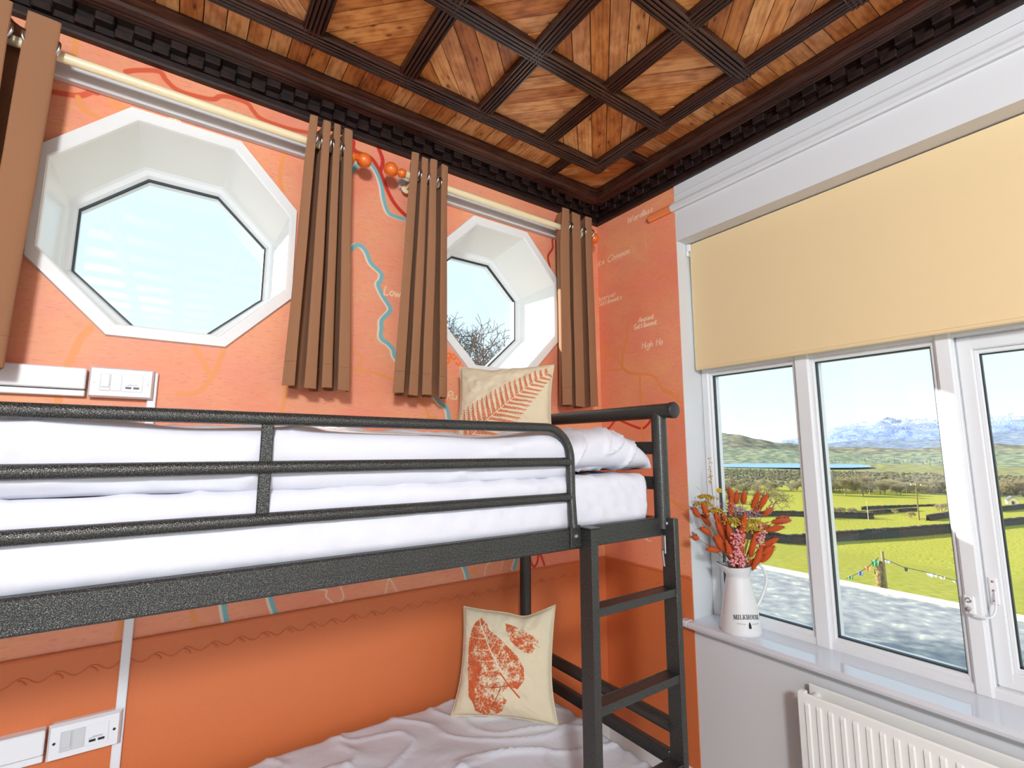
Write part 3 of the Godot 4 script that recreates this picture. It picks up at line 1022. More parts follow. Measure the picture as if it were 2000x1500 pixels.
# ---------------------------------------------------------------- windows
func build_octagon_window(i: int) -> void:
	var cx: float = OCT_X[i]
	var o := Node3D.new()
	o.name = "window_%d" % (i + 1)
	o.position = Vector3(cx, OCT_Y, WZ)
	add_child(o)
	struct(o, ["large octagonal window with deep white reveal left of the middle curtains", "octagonal window with deep white reveal near the room corner"][i], "window")
	var outer := oct(0, 0, 0.150, 0.360, 0.339, 0.163, 0.0)
	var outer2 := oct(0, 0, 0.148, 0.357, 0.336, 0.161, 0.016)
	var inner2 := oct(0, 0, 0.132, 0.326, 0.318, 0.134, 0.016)
	var inner1 := oct(0, 0, 0.129, 0.3225, 0.314, 0.132, 0.013)
	var inner := oct(0, 0, 0.128, 0.3205, 0.312, 0.131, 0.005)
	var deep := oct(0, 0, 0.119, 0.297, 0.302, 0.117, -0.235)
	var bead := oct(0, 0, 0.116, 0.291, 0.297, 0.115, -0.246)
	var bead2 := oct(0, 0, 0.110, 0.279, 0.287, 0.109, -0.256)
	var glaze := oct(0, 0, 0.107, 0.272, 0.280, 0.107, -0.272)
	var b := MB.new()
	ring_between(b, outer, outer2, Vector3.ZERO, -1.0)
	ring_between(b, outer2, inner2, Vector3(0, 0, 1))
	ring_between(b, inner2, inner1, Vector3(0, 0, 1), 1.0)
	ring_between(b, inner1, inner, Vector3(0, 0, 0.3), 1.0)
	put("casing", b, M.white, o)
	b = MB.new()
	ring_between(b, inner, deep, Vector3.ZERO, 1.0)
	ring_between(b, oct(0, 0, 0.14, 0.345, 0.325, 0.14, 0.0), oct(0, 0, 0.14, 0.345, 0.325, 0.14, -0.33), Vector3.ZERO, -1.0)
	put("reveal", b, M.reveal, o)
	b = MB.new()
	ring_between(b, deep, bead, Vector3(0, 0, 1), 0.3)
	ring_between(b, bead, bead2, Vector3(0, 0, 1), 0.3)
	ring_between(b, bead2, glaze, Vector3(0, 0, 0.2), 1.0)
	ring_between(b, oct(0, 0, 0.14, 0.345, 0.325, 0.14, -0.31), oct(0, 0, 0.105, 0.266, 0.275, 0.105, -0.31), Vector3(0, 0, -1))
	ring_between(b, oct(0, 0, 0.105, 0.266, 0.275, 0.105, -0.31), oct(0, 0, 0.105, 0.266, 0.275, 0.105, -0.284), Vector3.ZERO, 1.0)
	put("frame", b, M.pvc, o)
	b = MB.new()
	ring_between(b, oct(0, 0, 0.108, 0.274, 0.282, 0.108, -0.271), oct(0, 0, 0.1045, 0.2655, 0.274, 0.1045, -0.271), Vector3(0, 0, 1))
	ring_between(b, oct(0, 0, 0.1045, 0.2655, 0.274, 0.1045, -0.271), oct(0, 0, 0.1045, 0.2655, 0.274, 0.1045, -0.2805), Vector3.ZERO, 1.0)
	put("gasket", b, M.gasket, o)
	b = MB.new()
	b.poly(oct(0, 0, 0.107, 0.272, 0.280, 0.107, -0.28), Vector3(0, 0, 1))
	put("pane", b, M.glass, o)


func bar_z(b: MB, x0: float, x1: float, y0: float, y1: float, z0: float, z1: float, bev := 0.006) -> void:
	# rails stand a hair behind the stiles they run into
	if y1 - y0 < z1 - z0:
		x0 += 0.0007
		x1 -= 0.0007
	b.slab(Vector3(x0, y0, z0), Vector3(x1, y1, z1), bev)

func build_big_window() -> void:
	var o := Node3D.new()
	o.name = "window_3"
	o.position = Vector3(1.98, E, 0)
	add_child(o)
	struct(o, "wide white casement window looking over fields and hills", "window")
	var f := MB.new()
	bar_z(f, -0.02, 0.06, -0.705, 0.945, -1.30, -1.262)           # left jamb
	bar_z(f, -0.012, 0.05, -0.69, 0.41, -1.265, -1.252, 0.004)
	bar_z(f, -0.02, 0.06, 0.345, 0.41, -1.30, 0.9)                # head rail
	bar_z(f, -0.012, 0.05, 0.328, 0.35, -1.26, -0.47, 0.004)
	bar_z(f, -0.02, 0.06, -0.705, -0.668, -1.30, 0.9)             # bottom rail
	bar_z(f, -0.012, 0.05, -0.672, -0.655, -1.26, -0.47, 0.004)
	bar_z(f, -0.02, 0.06, 0.86, 0.945, -1.30, 0.9)
	bar_z(f, -0.02, 0.06, -0.705, 0.945, 0.86, 0.9)
	put("frame", f, M.pvc, o)
	# mullions with a raised middle
	for z in [[-0.905, -0.826], [-0.482, -0.424], [0.386, 0.45]]:
		var m := MB.new()
		bar_z(m, -0.012, 0.055, -0.70, 0.41, z[0], z[1], 0.004)
		bar_z(m, -0.026, 0.05, -0.70, 0.41, z[0] + 0.013, z[1] - (0.013 if z[0] < -0.6 else 0.002), 0.006)
		put("mullion", m, M.pvc, o)
	# the opening casement
	var s := MB.new()
	bar_z(s, 0.006, 0.058, -0.668, 0.345, -0.4235, -0.386, 0.004)
	bar_z(s, 0.006, 0.058, -0.668, 0.345, 0.348, 0.386, 0.004)
	bar_z(s, 0.006, 0.058, 0.302, 0.345, -0.4235, 0.386, 0.004)
	bar_z(s, 0.006, 0.058, -0.668, -0.622, -0.4235, 0.386, 0.004)
	bar_z(s, 0.016, 0.05, -0.63, 0.31, -0.388, -0.375, 0.003)
	bar_z(s, 0.016, 0.05, 0.289, 0.304, -0.388, 0.35, 0.003)
	bar_z(s, 0.016, 0.05, -0.624, -0.609, -0.388, 0.35, 0.003)
	put("casement_sash", s, M.pvc, o)
	# glass and its dark gaskets
	for g in [[-1.252, -0.905, -0.655, 0.328], [-0.826, -0.482, -0.655, 0.328], [-0.375, 0.35, -0.609, 0.289], [0.45, 0.862, -0.655, 0.328]]:
		var p := MB.new()
		var gx := 0.032 if g[0] == -0.375 else 0.01
		p.poly([Vector3(gx, g[2] - 0.004, g[0] - 0.004), Vector3(gx, g[2] - 0.004, g[1] + 0.004), Vector3(gx, g[3] + 0.004, g[1] + 0.004), Vector3(gx, g[3] + 0.004, g[0] - 0.004)], Vector3(-1, 0, 0))
		put("pane", p, M.glass, o)
		var k := MB.new()
		k.slab(Vector3(gx - 0.01, g[2], g[0] - 0.001), Vector3(gx + 0.006, g[3], g[0] + 0.0035))
		k.slab(Vector3(gx - 0.01, g[2], g[1] - 0.0035), Vector3(gx + 0.006, g[3], g[1] + 0.001))
		k.slab(Vector3(gx - 0.01, g[2] - 0.001, g[0]), Vector3(gx + 0.006, g[2] + 0.0045, g[1]))
		k.slab(Vector3(gx - 0.01, g[3] - 0.003, g[0]), Vector3(gx + 0.006, g[3] + 0.001, g[1]))
		put("gasket", k, M.gasket, o)
	var up := MB.new()
	up.poly([Vector3(0.01, 0.41, -1.27), Vector3(0.01, 0.41, 0.87), Vector3(0.01, 0.87, 0.87), Vector3(0.01, 0.87, -1.27)], Vector3(-1, 0, 0))
	put("pane", up, M.glass, o)
	# safety restrictor between mullion and casement
	var r := MB.new()
	r.lathe([Vector2(0, 0), Vector2(0.011, 0), Vector2(0.010, 0.006), Vector2(0.0, 0.008)], Vector3(-0.026, -0.462, -0.462), 18, Vector3(-1, 0, 0))
	r.box(Vector3(-0.04, -0.447, -0.452), Vector3(0.01, 0.055, 0.026), 0.004)
	put("restrictor_plate", r, M.plastic, o)
	r = MB.new()
	r.lathe([Vector2(0.0, 0.012), Vector2(0.006, 0.011), Vector2(0.0075, 0.006), Vector2(0.0075, 0.0)], Vector3(-0.045, -0.457, -0.455), 18, Vector3(-1, 0, 0))
	r.ring(Vector3(-0.046, -0.433, -0.453), Vector3(-1, 0, 0), 0.0055, 0.0022, 18)
	put("restrictor_lock", r, M.steel, o)
	r = MB.new()
	r.box(Vector3(0.003, -0.405, -0.405), Vector3(0.008, 0.075, 0.02), 0.003)
	put("restrictor_plate", r, M.plastic, o)
	r = MB.new()
	for y in [-0.378, -0.403, -0.432]:
		r.lathe([Vector2(0.0, 0.003), Vector2(0.003, 0.0025), Vector2(0.0035, 0.0)], Vector3(-0.001, y, -0.405), 10, Vector3(-1, 0, 0))
	put("screw", r, M.steel, o)
	r = MB.new()
	var path := []
	for k in 25:
		var a := k / 24.0
		path.append(Vector3(lerpf(-0.05, -0.003, a) - 0.02 * sin(a * PI), lerpf(-0.466, -0.405, a) - 0.03 * sin(a * PI), lerpf(-0.452, -0.402, a) + 0.022 * sin(a * PI)))
	r.tube(path, 0.0027, 8)
	put("restrictor_cable", r, M.plastic, o)
	# sill board with a rounded nose and a horn past the opening
	var b := MB.new()
	var nose := PackedVector2Array([Vector2(0.2, 0), Vector2(0.2, -0.026), Vector2(0.008, -0.026), Vector2(0.002, -0.022), Vector2(0, -0.013), Vector2(0.002, -0.004), Vector2(0.008, 0)])
	b.extrude(nose, Vector3(1.778, E - 0.695, -1.30), Vector3(1, 0, 0), Vector3.UP, Vector3(0, 0, 2.2))
	b.slab(Vector3(1.779, E - 0.721, -1.345), Vector3(WX, E - 0.695, -1.30), 0.007)
	struct(put("window_sill", b, M.sill), "glossy white window sill below the wide window", "sill")


# ---------------------------------------------------------------- sockets and trunking on the mural wall
func build_wall_fittings() -> void:
	for k in 2:
		var y0: float = [E + 0.146, E - 0.781][k]
		var px: float = [-0.125, -0.122][k]
		var where: String = ["above the top bunk's guard rail", "beside the bottom bunk"][k]
		var t := thing("cable_trunking", "white plastic cable trunking running along the wall " + where, "trunking", Vector3(px - 0.6, y0, WZ))
		var b := MB.new()
		b.slab(Vector3(-1.0, 0.019, 0), Vector3(0.521, 0.078, 0.034), 0.003)
		put("cover", b, M.plastic, t)
		b = MB.new()
		b.slab(Vector3(-1.0, 0, 0), Vector3(0.521, 0.0165, 0.026), 0.002)
		put("lower_lip", b, M.plastic, t)
		var s := thing("socket_plate", ["white wall plate with rocker switch and two USB ports, above the top bunk", "white wall plate with rocker switch and two USB ports, beside the bottom bunk"][k], "socket", Vector3(px, y0 + 0.042, WZ))
		b = MB.new()
		b.slab(Vector3(-0.070, -0.041, 0), Vector3(0.066, 0.039, 0.028), 0.003)
		put("back_box", b, M.plastic, s)
		b = MB.new()
		# a plate with bevelled sides
		var o := [Vector3(-0.073, -0.043, 0.028), Vector3(0.073, -0.043, 0.028), Vector3(0.073, 0.043, 0.028), Vector3(-0.073, 0.043, 0.028)]
		var q := [Vector3(-0.068, -0.038, 0.038), Vector3(0.068, -0.038, 0.038), Vector3(0.068, 0.038, 0.038), Vector3(-0.068, 0.038, 0.038)]
		b.poly(q, Vector3(0, 0, 1))
		ring_between(b, o, q, Vector3(0, 0, 0.02), -1.0)
		put("face_plate", b, M.plastic, s)
		b = MB.new()
		b.box(Vector3(-0.0365, 0.0, 0.0385), Vector3(0.0235, 0.048, 0.003), 0.001)
		b.box(Vector3(-0.0365, 0.004, 0.0405), Vector3(0.019, 0.036, 0.003), 0.001, Basis(Vector3(1, 0, 0), -0.05))
		put("rocker_switch", b, M.grey_plastic, s)
		b = MB.new()
		b.box(Vector3(-0.012, 0.0, 0.0385), Vector3(0.0235, 0.048, 0.003), 0.001)
		put("blank_module", b, M.grey_plastic if k == 1 else M.plastic, s)
		b = MB.new()
		b.box(Vector3(0.0245, 0.0, 0.0385), Vector3(0.047, 0.049, 0.003), 0.001)
		put("charger_module", b, M.plastic, s)
		for e in [0.016, 0.034]:
			b = MB.new()
			b.box(Vector3(e, -0.0135, 0.0402), Vector3(0.0135, 0.0058, 0.001))
			put("usb_port", b, M.dark_plastic, s)
		b = MB.new()
		b.box(Vector3(0.026, -0.004, 0.0401), Vector3(0.022, 0.0008, 0.0006))
		b.box(Vector3(0.022, -0.0066, 0.0401), Vector3(0.028, 0.0008, 0.0006))
		put("marking", b, mat(rgb(120, 120, 122)), s)
		for e in [-0.0595, 0.0595]:
			b = MB.new()
			b.lathe([Vector2(0, 0.002), Vector2(0.003, 0.0015), Vector2(0.0034, 0)], Vector3(e, 0, 0.038), 12, Vector3(0, 0, 1))
			b.box(Vector3(e, 0, 0.0402), Vector3(0.005, 0.0009, 0.0006))
			put("screw", b, M.bolt if k == 0 else M.dark_plastic, s)
	var c := MB.new()
	c.slab(Vector3(-0.011, 0.13, 0), Vector3(0.011, E + 0.228, 0.016), 0.002)
	tag(put("cable_conduit", c, M.plastic, self, Vector3(-0.054, 0, WZ)), "thin upright white plastic conduit running down the wall from the upper socket", "conduit")


# ---------------------------------------------------------------- the bunk bed
const BX0 := -0.76
const BX1 := 1.27
const BZ0 := -1.715
const BZ1 := -1.0

func build_bunk() -> void:
	var at := Vector3(0.255, 0, -1.36)
	var o := thing("bunk_bed", "dark grey hammered-metal bunk bed with ladder and tubular guard rail", "bunk bed", at)
	var add := func(called: String, b: MB, m: Material): return put(called, b, m, o, -at)
	# posts
	for x in [BX0, BX1]:
		var b := MB.new()
		b.tube([Vector3(x, 0, BZ0), Vector3(x, E + 0.115, BZ0)], 0.0238, 24)
		add.call("post", b, M.metal)
		b = MB.new()
		b.tube([Vector3(x, E - 0.24, BZ1), Vector3(x, E + 0.115, BZ1)], 0.0238, 24)
		add.call("post", b, M.metal)
		# end frame: top tube with caps, two flat rails behind the mattress, two tubes at the lower berth
		b = MB.new()
		b.tube([Vector3(x, E + 0.121, BZ0 - 0.045), Vector3(x, E + 0.121, BZ1 + 0.055)], 0.0235, 24)
		add.call("end_tube", b, M.metal)
		for z in [BZ0 - 0.045, BZ1 + 0.055]:
			b = MB.new()
			var d := -1.0 if z < -1.5 else 1.0
			b.lathe([Vector2(0.0, 0.012), Vector2(0.02, 0.011), Vector2(0.0255, 0.006), Vector2(0.0255, -0.006), Vector2(0.0235, -0.006)], Vector3(x, E + 0.121, z), 24, Vector3(0, 0, d))
			add.call("end_cap", b, M.dark_plastic)
		for y in [E + 0.005, E - 0.105]:
			b = MB.new()
			b.slab(Vector3(x - 0.011, y - 0.02, BZ0), Vector3(x + 0.011, y + 0.02, BZ1), 0.003)
			add.call("end_rail", b, M.metal)
		b = MB.new()
		b.tube([Vector3(x, E - 0.80, BZ0), Vector3(x, E - 0.80, BZ1 + 0.005)], 0.0205, 20)
		add.call("end_tube", b, M.metal)
		b = MB.new()
		b.slab(Vector3(x - 0.011, E - 0.91, BZ0), Vector3(x + 0.011, E - 0.87, BZ1), 0.003)
		add.call("end_rail", b, M.metal)
		for y in [E - 0.235, E - 1.09]:
			b = MB.new()
			b.slab(Vector3(x - 0.014, y - 0.026, BZ0), Vector3(x + 0.014, y + 0.026, BZ1), 0.003)
			add.call("end_rail", b, M.metal)
	# side rails of both berths and the slats they carry
	for y in [E - 0.235, E - 1.09]:
		for z in [BZ0, BZ1 - 0.006]:
			var b := MB.new()
			b.slab(Vector3(BX0, y - 0.0265, z - 0.016), Vector3(BX1 - 0.012, y + 0.0275, z + 0.014), 0.004)
			add.call("side_rail", b, M.metal)
		for z in [BZ0 + 0.028, BZ1 - 0.034]:
			var b := MB.new()
			b.slab(Vector3(BX0, y - 0.02, z - 0.013), Vector3(BX1 - 0.015, y + 0.0105, z + 0.013), 0.002)
			add.call("slat_ledge", b, M.metal)
		var sl := MB.new()
		sl.box(Vector3.ZERO, Vector3(0.045, 0.009, 0.67), 0.001)
		var sm := sl.mesh()
		for k in 20:
			put("slat", sm, M.stain_deep, o, Vector3(BX0 + 0.06 + k * 0.1, y + 0.0155, (BZ0 + BZ1) / 2) - at)
	# guard rail: a tube bent down at the ladder, two rails, upright bars, bolted feet
	var R := 0.012
	for e in [1.0, -1.0]:
		var b := MB.new()
		var p := []
		var xe := 0.893 if e > 0 else -0.70
		if e > 0:
			p = [Vector3(0.1, E + 0.057, BZ1), Vector3(0.45, E + 0.0565, BZ1)]
		else:
			p = [Vector3(0.1, E + 0.057, BZ1), Vector3(-0.3, E + 0.0575, BZ1)]
		for k in 13:
			var a := PI / 2 * k / 12.0
			p.append(Vector3(xe - e * 0.085 + e * 0.085 * sin(a), E + 0.057 - 0.085 + 0.085 * cos(a), BZ1))
		p.append(Vector3(xe, E - 0.12, BZ1 + 0.001))
		p.append(Vector3(xe, E - 0.205, BZ1 + 0.008))
		b.tube(p, R, 20)
		add.call("guard_tube", b, M.metal)
		b = MB.new()
		b.box(Vector3(xe + 0.004, E - 0.228, BZ1 + 0.0115), Vector3(0.036, 0.058, 0.006), 0.002)
		add.call("guard_foot", b, M.metal)
		b = MB.new()
		b.lathe([Vector2(0, 0.005), Vector2(0.004, 0.0045), Vector2(0.006, 0.002), Vector2(0.0065, 0)], Vector3(xe + 0.004, E - 0.226, BZ1 + 0.0145), 14, Vector3(0, 0, 1))
		add.call("bolt", b, M.bolt)
	for y in [E - 0.033, E - 0.126]:
		var b := MB.new()
		b.tube([Vector3(-0.70, y, BZ1), Vector3(0.1, y + 0.0005, BZ1), Vector3(0.893, y, BZ1)], R, 20)
		add.call("guard_rail", b, M.metal)
	for x in [-0.38, 0.147]:
		var b := MB.new()
		b.slab(Vector3(x - 0.0105, E - 0.126, BZ1 - 0.004), Vector3(x + 0.0105, E + 0.053, BZ1 + 0.004), 0.002)
		add.call("guard_strut", b, M.metal)
	# ladder: two box uprights and flat treads
	for x in [[0.918, 0.943], [1.259, 1.281]]:
		var b := MB.new()
		b.slab(Vector3(x[0], 0.0, -0.999), Vector3(x[1], E - 0.207, -0.95), 0.002)
		add.call("ladder_upright", b, M.metal)
	var cap := MB.new()
	cap.slab(Vector3(0.912, E - 0.208, -1.0), Vector3(0.951, E - 0.204, -0.947), 0.001)
	add.call("upright_cap", cap, M.dark_plastic)
	for k in 4:
		var y := E - 0.408 - k * 0.2375
		var b := MB.new()
		b.slab(Vector3(0.943, y - 0.022, -0.957), Vector3(1.259, y, -0.953), 0.001)
		b.slab(Vector3(0.943, y - 0.004, -0.998), Vector3(1.259, y - 0.001, -0.955), 0.001)
		b.slab(Vector3(0.943, y - 0.022, -0.998), Vector3(1.259, y, -0.994), 0.001)
		add.call("rung", b, M.metal)
	# latch hook and bolts where the ladder hangs on the post
	var h := MB.new()
	h.box(Vector3(1.252, E - 0.285, -0.985), Vector3(0.006, 0.055, 0.016), 0.002)
	h.box(Vector3(1.247, E - 0.325, -0.985), Vector3(0.005, 0.05, 0.008), 0.002, Basis(Vector3(0, 0, 1), 0.12))
	add.call("ladder_hook", h, M.bolt)
	for q in [Vector3(1.2565, E - 0.222, -0.975), Vector3(1.2565, E - 0.222, -0.995)]:
		h = MB.new()
		h.lathe([Vector2(0, 0.006), Vector2(0.004, 0.0055), Vector2(0.006, 0.003), Vector2(0.0065, 0)], q, 14, Vector3(-1, 0, 0))
		add.call("bolt", h, M.bolt)


# a soft slab: rows along x, a rounded ring round each; CREASE pushes its skin in and out
func soft(b: MB, lo: Vector3, hi: Vector3, r: float, nx: int, crease: Callable, nring := 88) -> void:
	var P := []
	var c := (lo + hi) * 0.5
	var h := (hi - lo) * 0.5
	for i in nx + 1:
		var s := float(i) / nx
		# rows crowd towards both ends, where the slab rounds off
		var u := (1.0 - cos(PI * s)) * 0.5
		u = lerpf(u, s, 0.65)
		var x := lerpf(lo.x, hi.x, u)
		var e := minf(x - lo.x, hi.x - x)
		var inset := r - sqrt(maxf(0.0, r * r - pow(maxf(r - e, 0.0), 2.0)))
		if i == 0 or i == nx:
			inset = minf(h.y, h.z) * 0.97
		var row := PackedVector3Array()
		var hy := maxf(h.y - inset, 0.002)
		var hz := maxf(h.z - inset, 0.002)
		var rr := minf(r, minf(hy, hz))
		var per := 4.0 * (hy + hz) - 8.0 * rr + TAU * rr
		for k in nring:
			var d := per * k / nring
			var p := Vector2.ZERO
			var nn := Vector2.ZERO
			var sides := [[2.0 * (hz - rr), Vector2(-hz + rr, hy), Vector2(1, 0), Vector2(0, 1)], [2.0 * (hy - rr), Vector2(hz, hy - rr), Vector2(0, -1), Vector2(1, 0)], [2.0 * (hz - rr), Vector2(hz - rr, -hy), Vector2(-1, 0), Vector2(0, -1)], [2.0 * (hy - rr), Vector2(-hz, -hy + rr), Vector2(0, 1), Vector2(-1, 0)]]
			for q in 4:
				if d <= sides[q][0]:
					p = sides[q][1] + sides[q][2] * d
					nn = sides[q][3]
					break
				d -= sides[q][0]
				if d <= PI / 2 * rr or q == 3:
					var a := d / maxf(rr, 1e-5)
					var cc: Vector2 = sides[q][1] + sides[q][2] * sides[q][0] - sides[q][3] * rr
					nn = sides[q][3] * cos(a) + sides[q][2] * sin(a)
					p = cc + nn * rr
					break
				d -= PI / 2 * rr
			var w := Vector3(x, c.y + p.y, c.z + p.x)
			row.append(w + crease.call(w, Vector3(0, nn.y, nn.x)))
		P.append(row)
	b.grid(P, true)


func build_bedding() -> void:
	var f1 := noise(2.6, 201, 3)
	var f2 := noise(9.0, 202, 3)
	var f3 := noise(1.3, 203, 2)
	var f4 := noise(2.6, 204, 1)
	var ridge := func(v: float) -> float: return pow(1.0 - absf(v), 6.0)
	# mattresses in fitted sheets
	var fitted := func(w: Vector3, n: Vector3) -> Vector3:
		var d: float = f2.get_noise_3d(w.x * 0.9 + w.y * 1.1, w.y * 2.2, w.z) * 0.004 + 0.005 * ridge.call(f1.get_noise_2d(w.x * 1.4 + w.y * 4.5, w.z * 1.2) * 1.8)
		return n * (d - 0.004) * (1.0 if n.y > -0.5 else 0.0)
	for k in 2:
		var b := MB.new()
		var y := E - 0.214 if k == 0 else E - 1.069
		soft(b, Vector3(-0.725, y, -1.695), Vector3(1.226, y + 0.142, -1.006), 0.024, 150, fitted)
		tag(put("mattress", b, M.linen), ["white sheeted mattress on the top bunk behind the guard rail", "white sheeted mattress on the bottom bunk under the rumpled duvet"][k], "mattress")
	# duvet of the top bunk: long slack folds running down its front
	var slack := func(w: Vector3, n: Vector3) -> Vector3:
		var q := w.x * 2.4 - w.y * 5.0
		var d: float = 0.016 * f3.get_noise_2d(w.x * 1.3, w.z * 2.0 + w.y * 3.0) + 0.012 * ridge.call(f4.get_noise_2d(q * 0.42, w.z * 0.7 + w.y * 0.9) * 1.5)
		return n * (d - 0.008) * (1.0 if n.y > -0.4 else 0.2) + Vector3(0, 0.02 * clampf(0.2 - w.x, 0.0, 1.0), 0)
	var b := MB.new()
	soft(b, Vector3(-0.72, E - 0.084, -1.70), Vector3(0.935, E + 0.048, -1.006), 0.046, 190, slack, 110)
	tag(put("duvet", b, M.linen), "plump white duvet lying on the top bunk", "duvet")
	# the pillow at its head end, its case hanging slack towards the post
	b = MB.new()
	var P := []
	for i in 65:
		var s := i / 64.0
		var x := lerpf(0.872, 1.252, s)
		var hl := 0.072 * pow(sin(PI * clampf(0.10 + s * 0.62, 0.0, 1.0)), 0.7) * (1.0 - pow(s, 5.0) * 0.55)
		if i == 0 or i == 64:
			hl *= 0.35
		var row := PackedVector3Array()
		for k in 80:
			var a := TAU * k / 80.0
			var ca := cos(a)
			var sa := sin(a)
			var zz := -1.19 + 0.175 * signf(ca) * pow(absf(ca), 0.55)
			var yy := hl * signf(sa) * pow(absf(sa), 0.75)
			var w := Vector3(x, E - 0.066 + hl + yy, zz)
			var d: float = 0.012 * ridge.call(f4.get_noise_2d(w.x * 2.6 - w.y * 1.6, w.z * 1.6 + w.y * 2.0) * 1.6) + 0.006 * f1.get_noise_3d(w.x * 1.6, w.y * 1.8, w.z * 1.6)
			row.append(w + Vector3(0.0, sa * 0.7, ca).normalized() * (d - 0.006))
		P.append(row)
	b.grid(P, true)
	for e in [0, 64]:
		b.poly(Array(P[e]), Vector3(-1 if e == 0 else 1, 0, 0))
	tag(put("bed_pillow", b, M.linen), "white pillow at the ladder end of the top bunk", "pillow")
	# rumpled duvet of the bottom bunk
	var rumple := func(w: Vector3, n: Vector3) -> Vector3:
		var d: float = 0.010 * ridge.call(f4.get_noise_2d(w.x * 0.9 - w.z * 1.5, w.z * 0.6 + w.x * 0.4) * 1.5) + 0.008 * ridge.call(f4.get_noise_2d(w.x * 0.6 + w.z * 1.9 + 20.0, w.x * 0.9 - w.z * 0.8) * 1.8) + 0.014 * f3.get_noise_2d(w.x * 1.6, w.z * 1.6)
		return n * (d - 0.008) * (1.0 if n.y > -0.4 else 0.2)
	b = MB.new()
	soft(b, Vector3(-0.72, E - 0.955, -1.72), Vector3(1.236, E - 0.908, -1.0), 0.023, 190, rumple, 150)
	tag(put("duvet", b, M.linen), "rumpled white duvet spread on the bottom bunk", "duvet")
	cushion("leaf", Vector3(1.04, E - 0.75, -1.52), Vector3(0.714, 0.0, 0.70), Vector3(0.14, 0.95, -0.28), 0.172, 0.174)
	cushion("fern", Vector3(1.030, E + 0.165, -1.520), Vector3(0.72, 0.0, 0.69), Vector3(0.16, 0.97, -0.17), 0.187, 0.163)


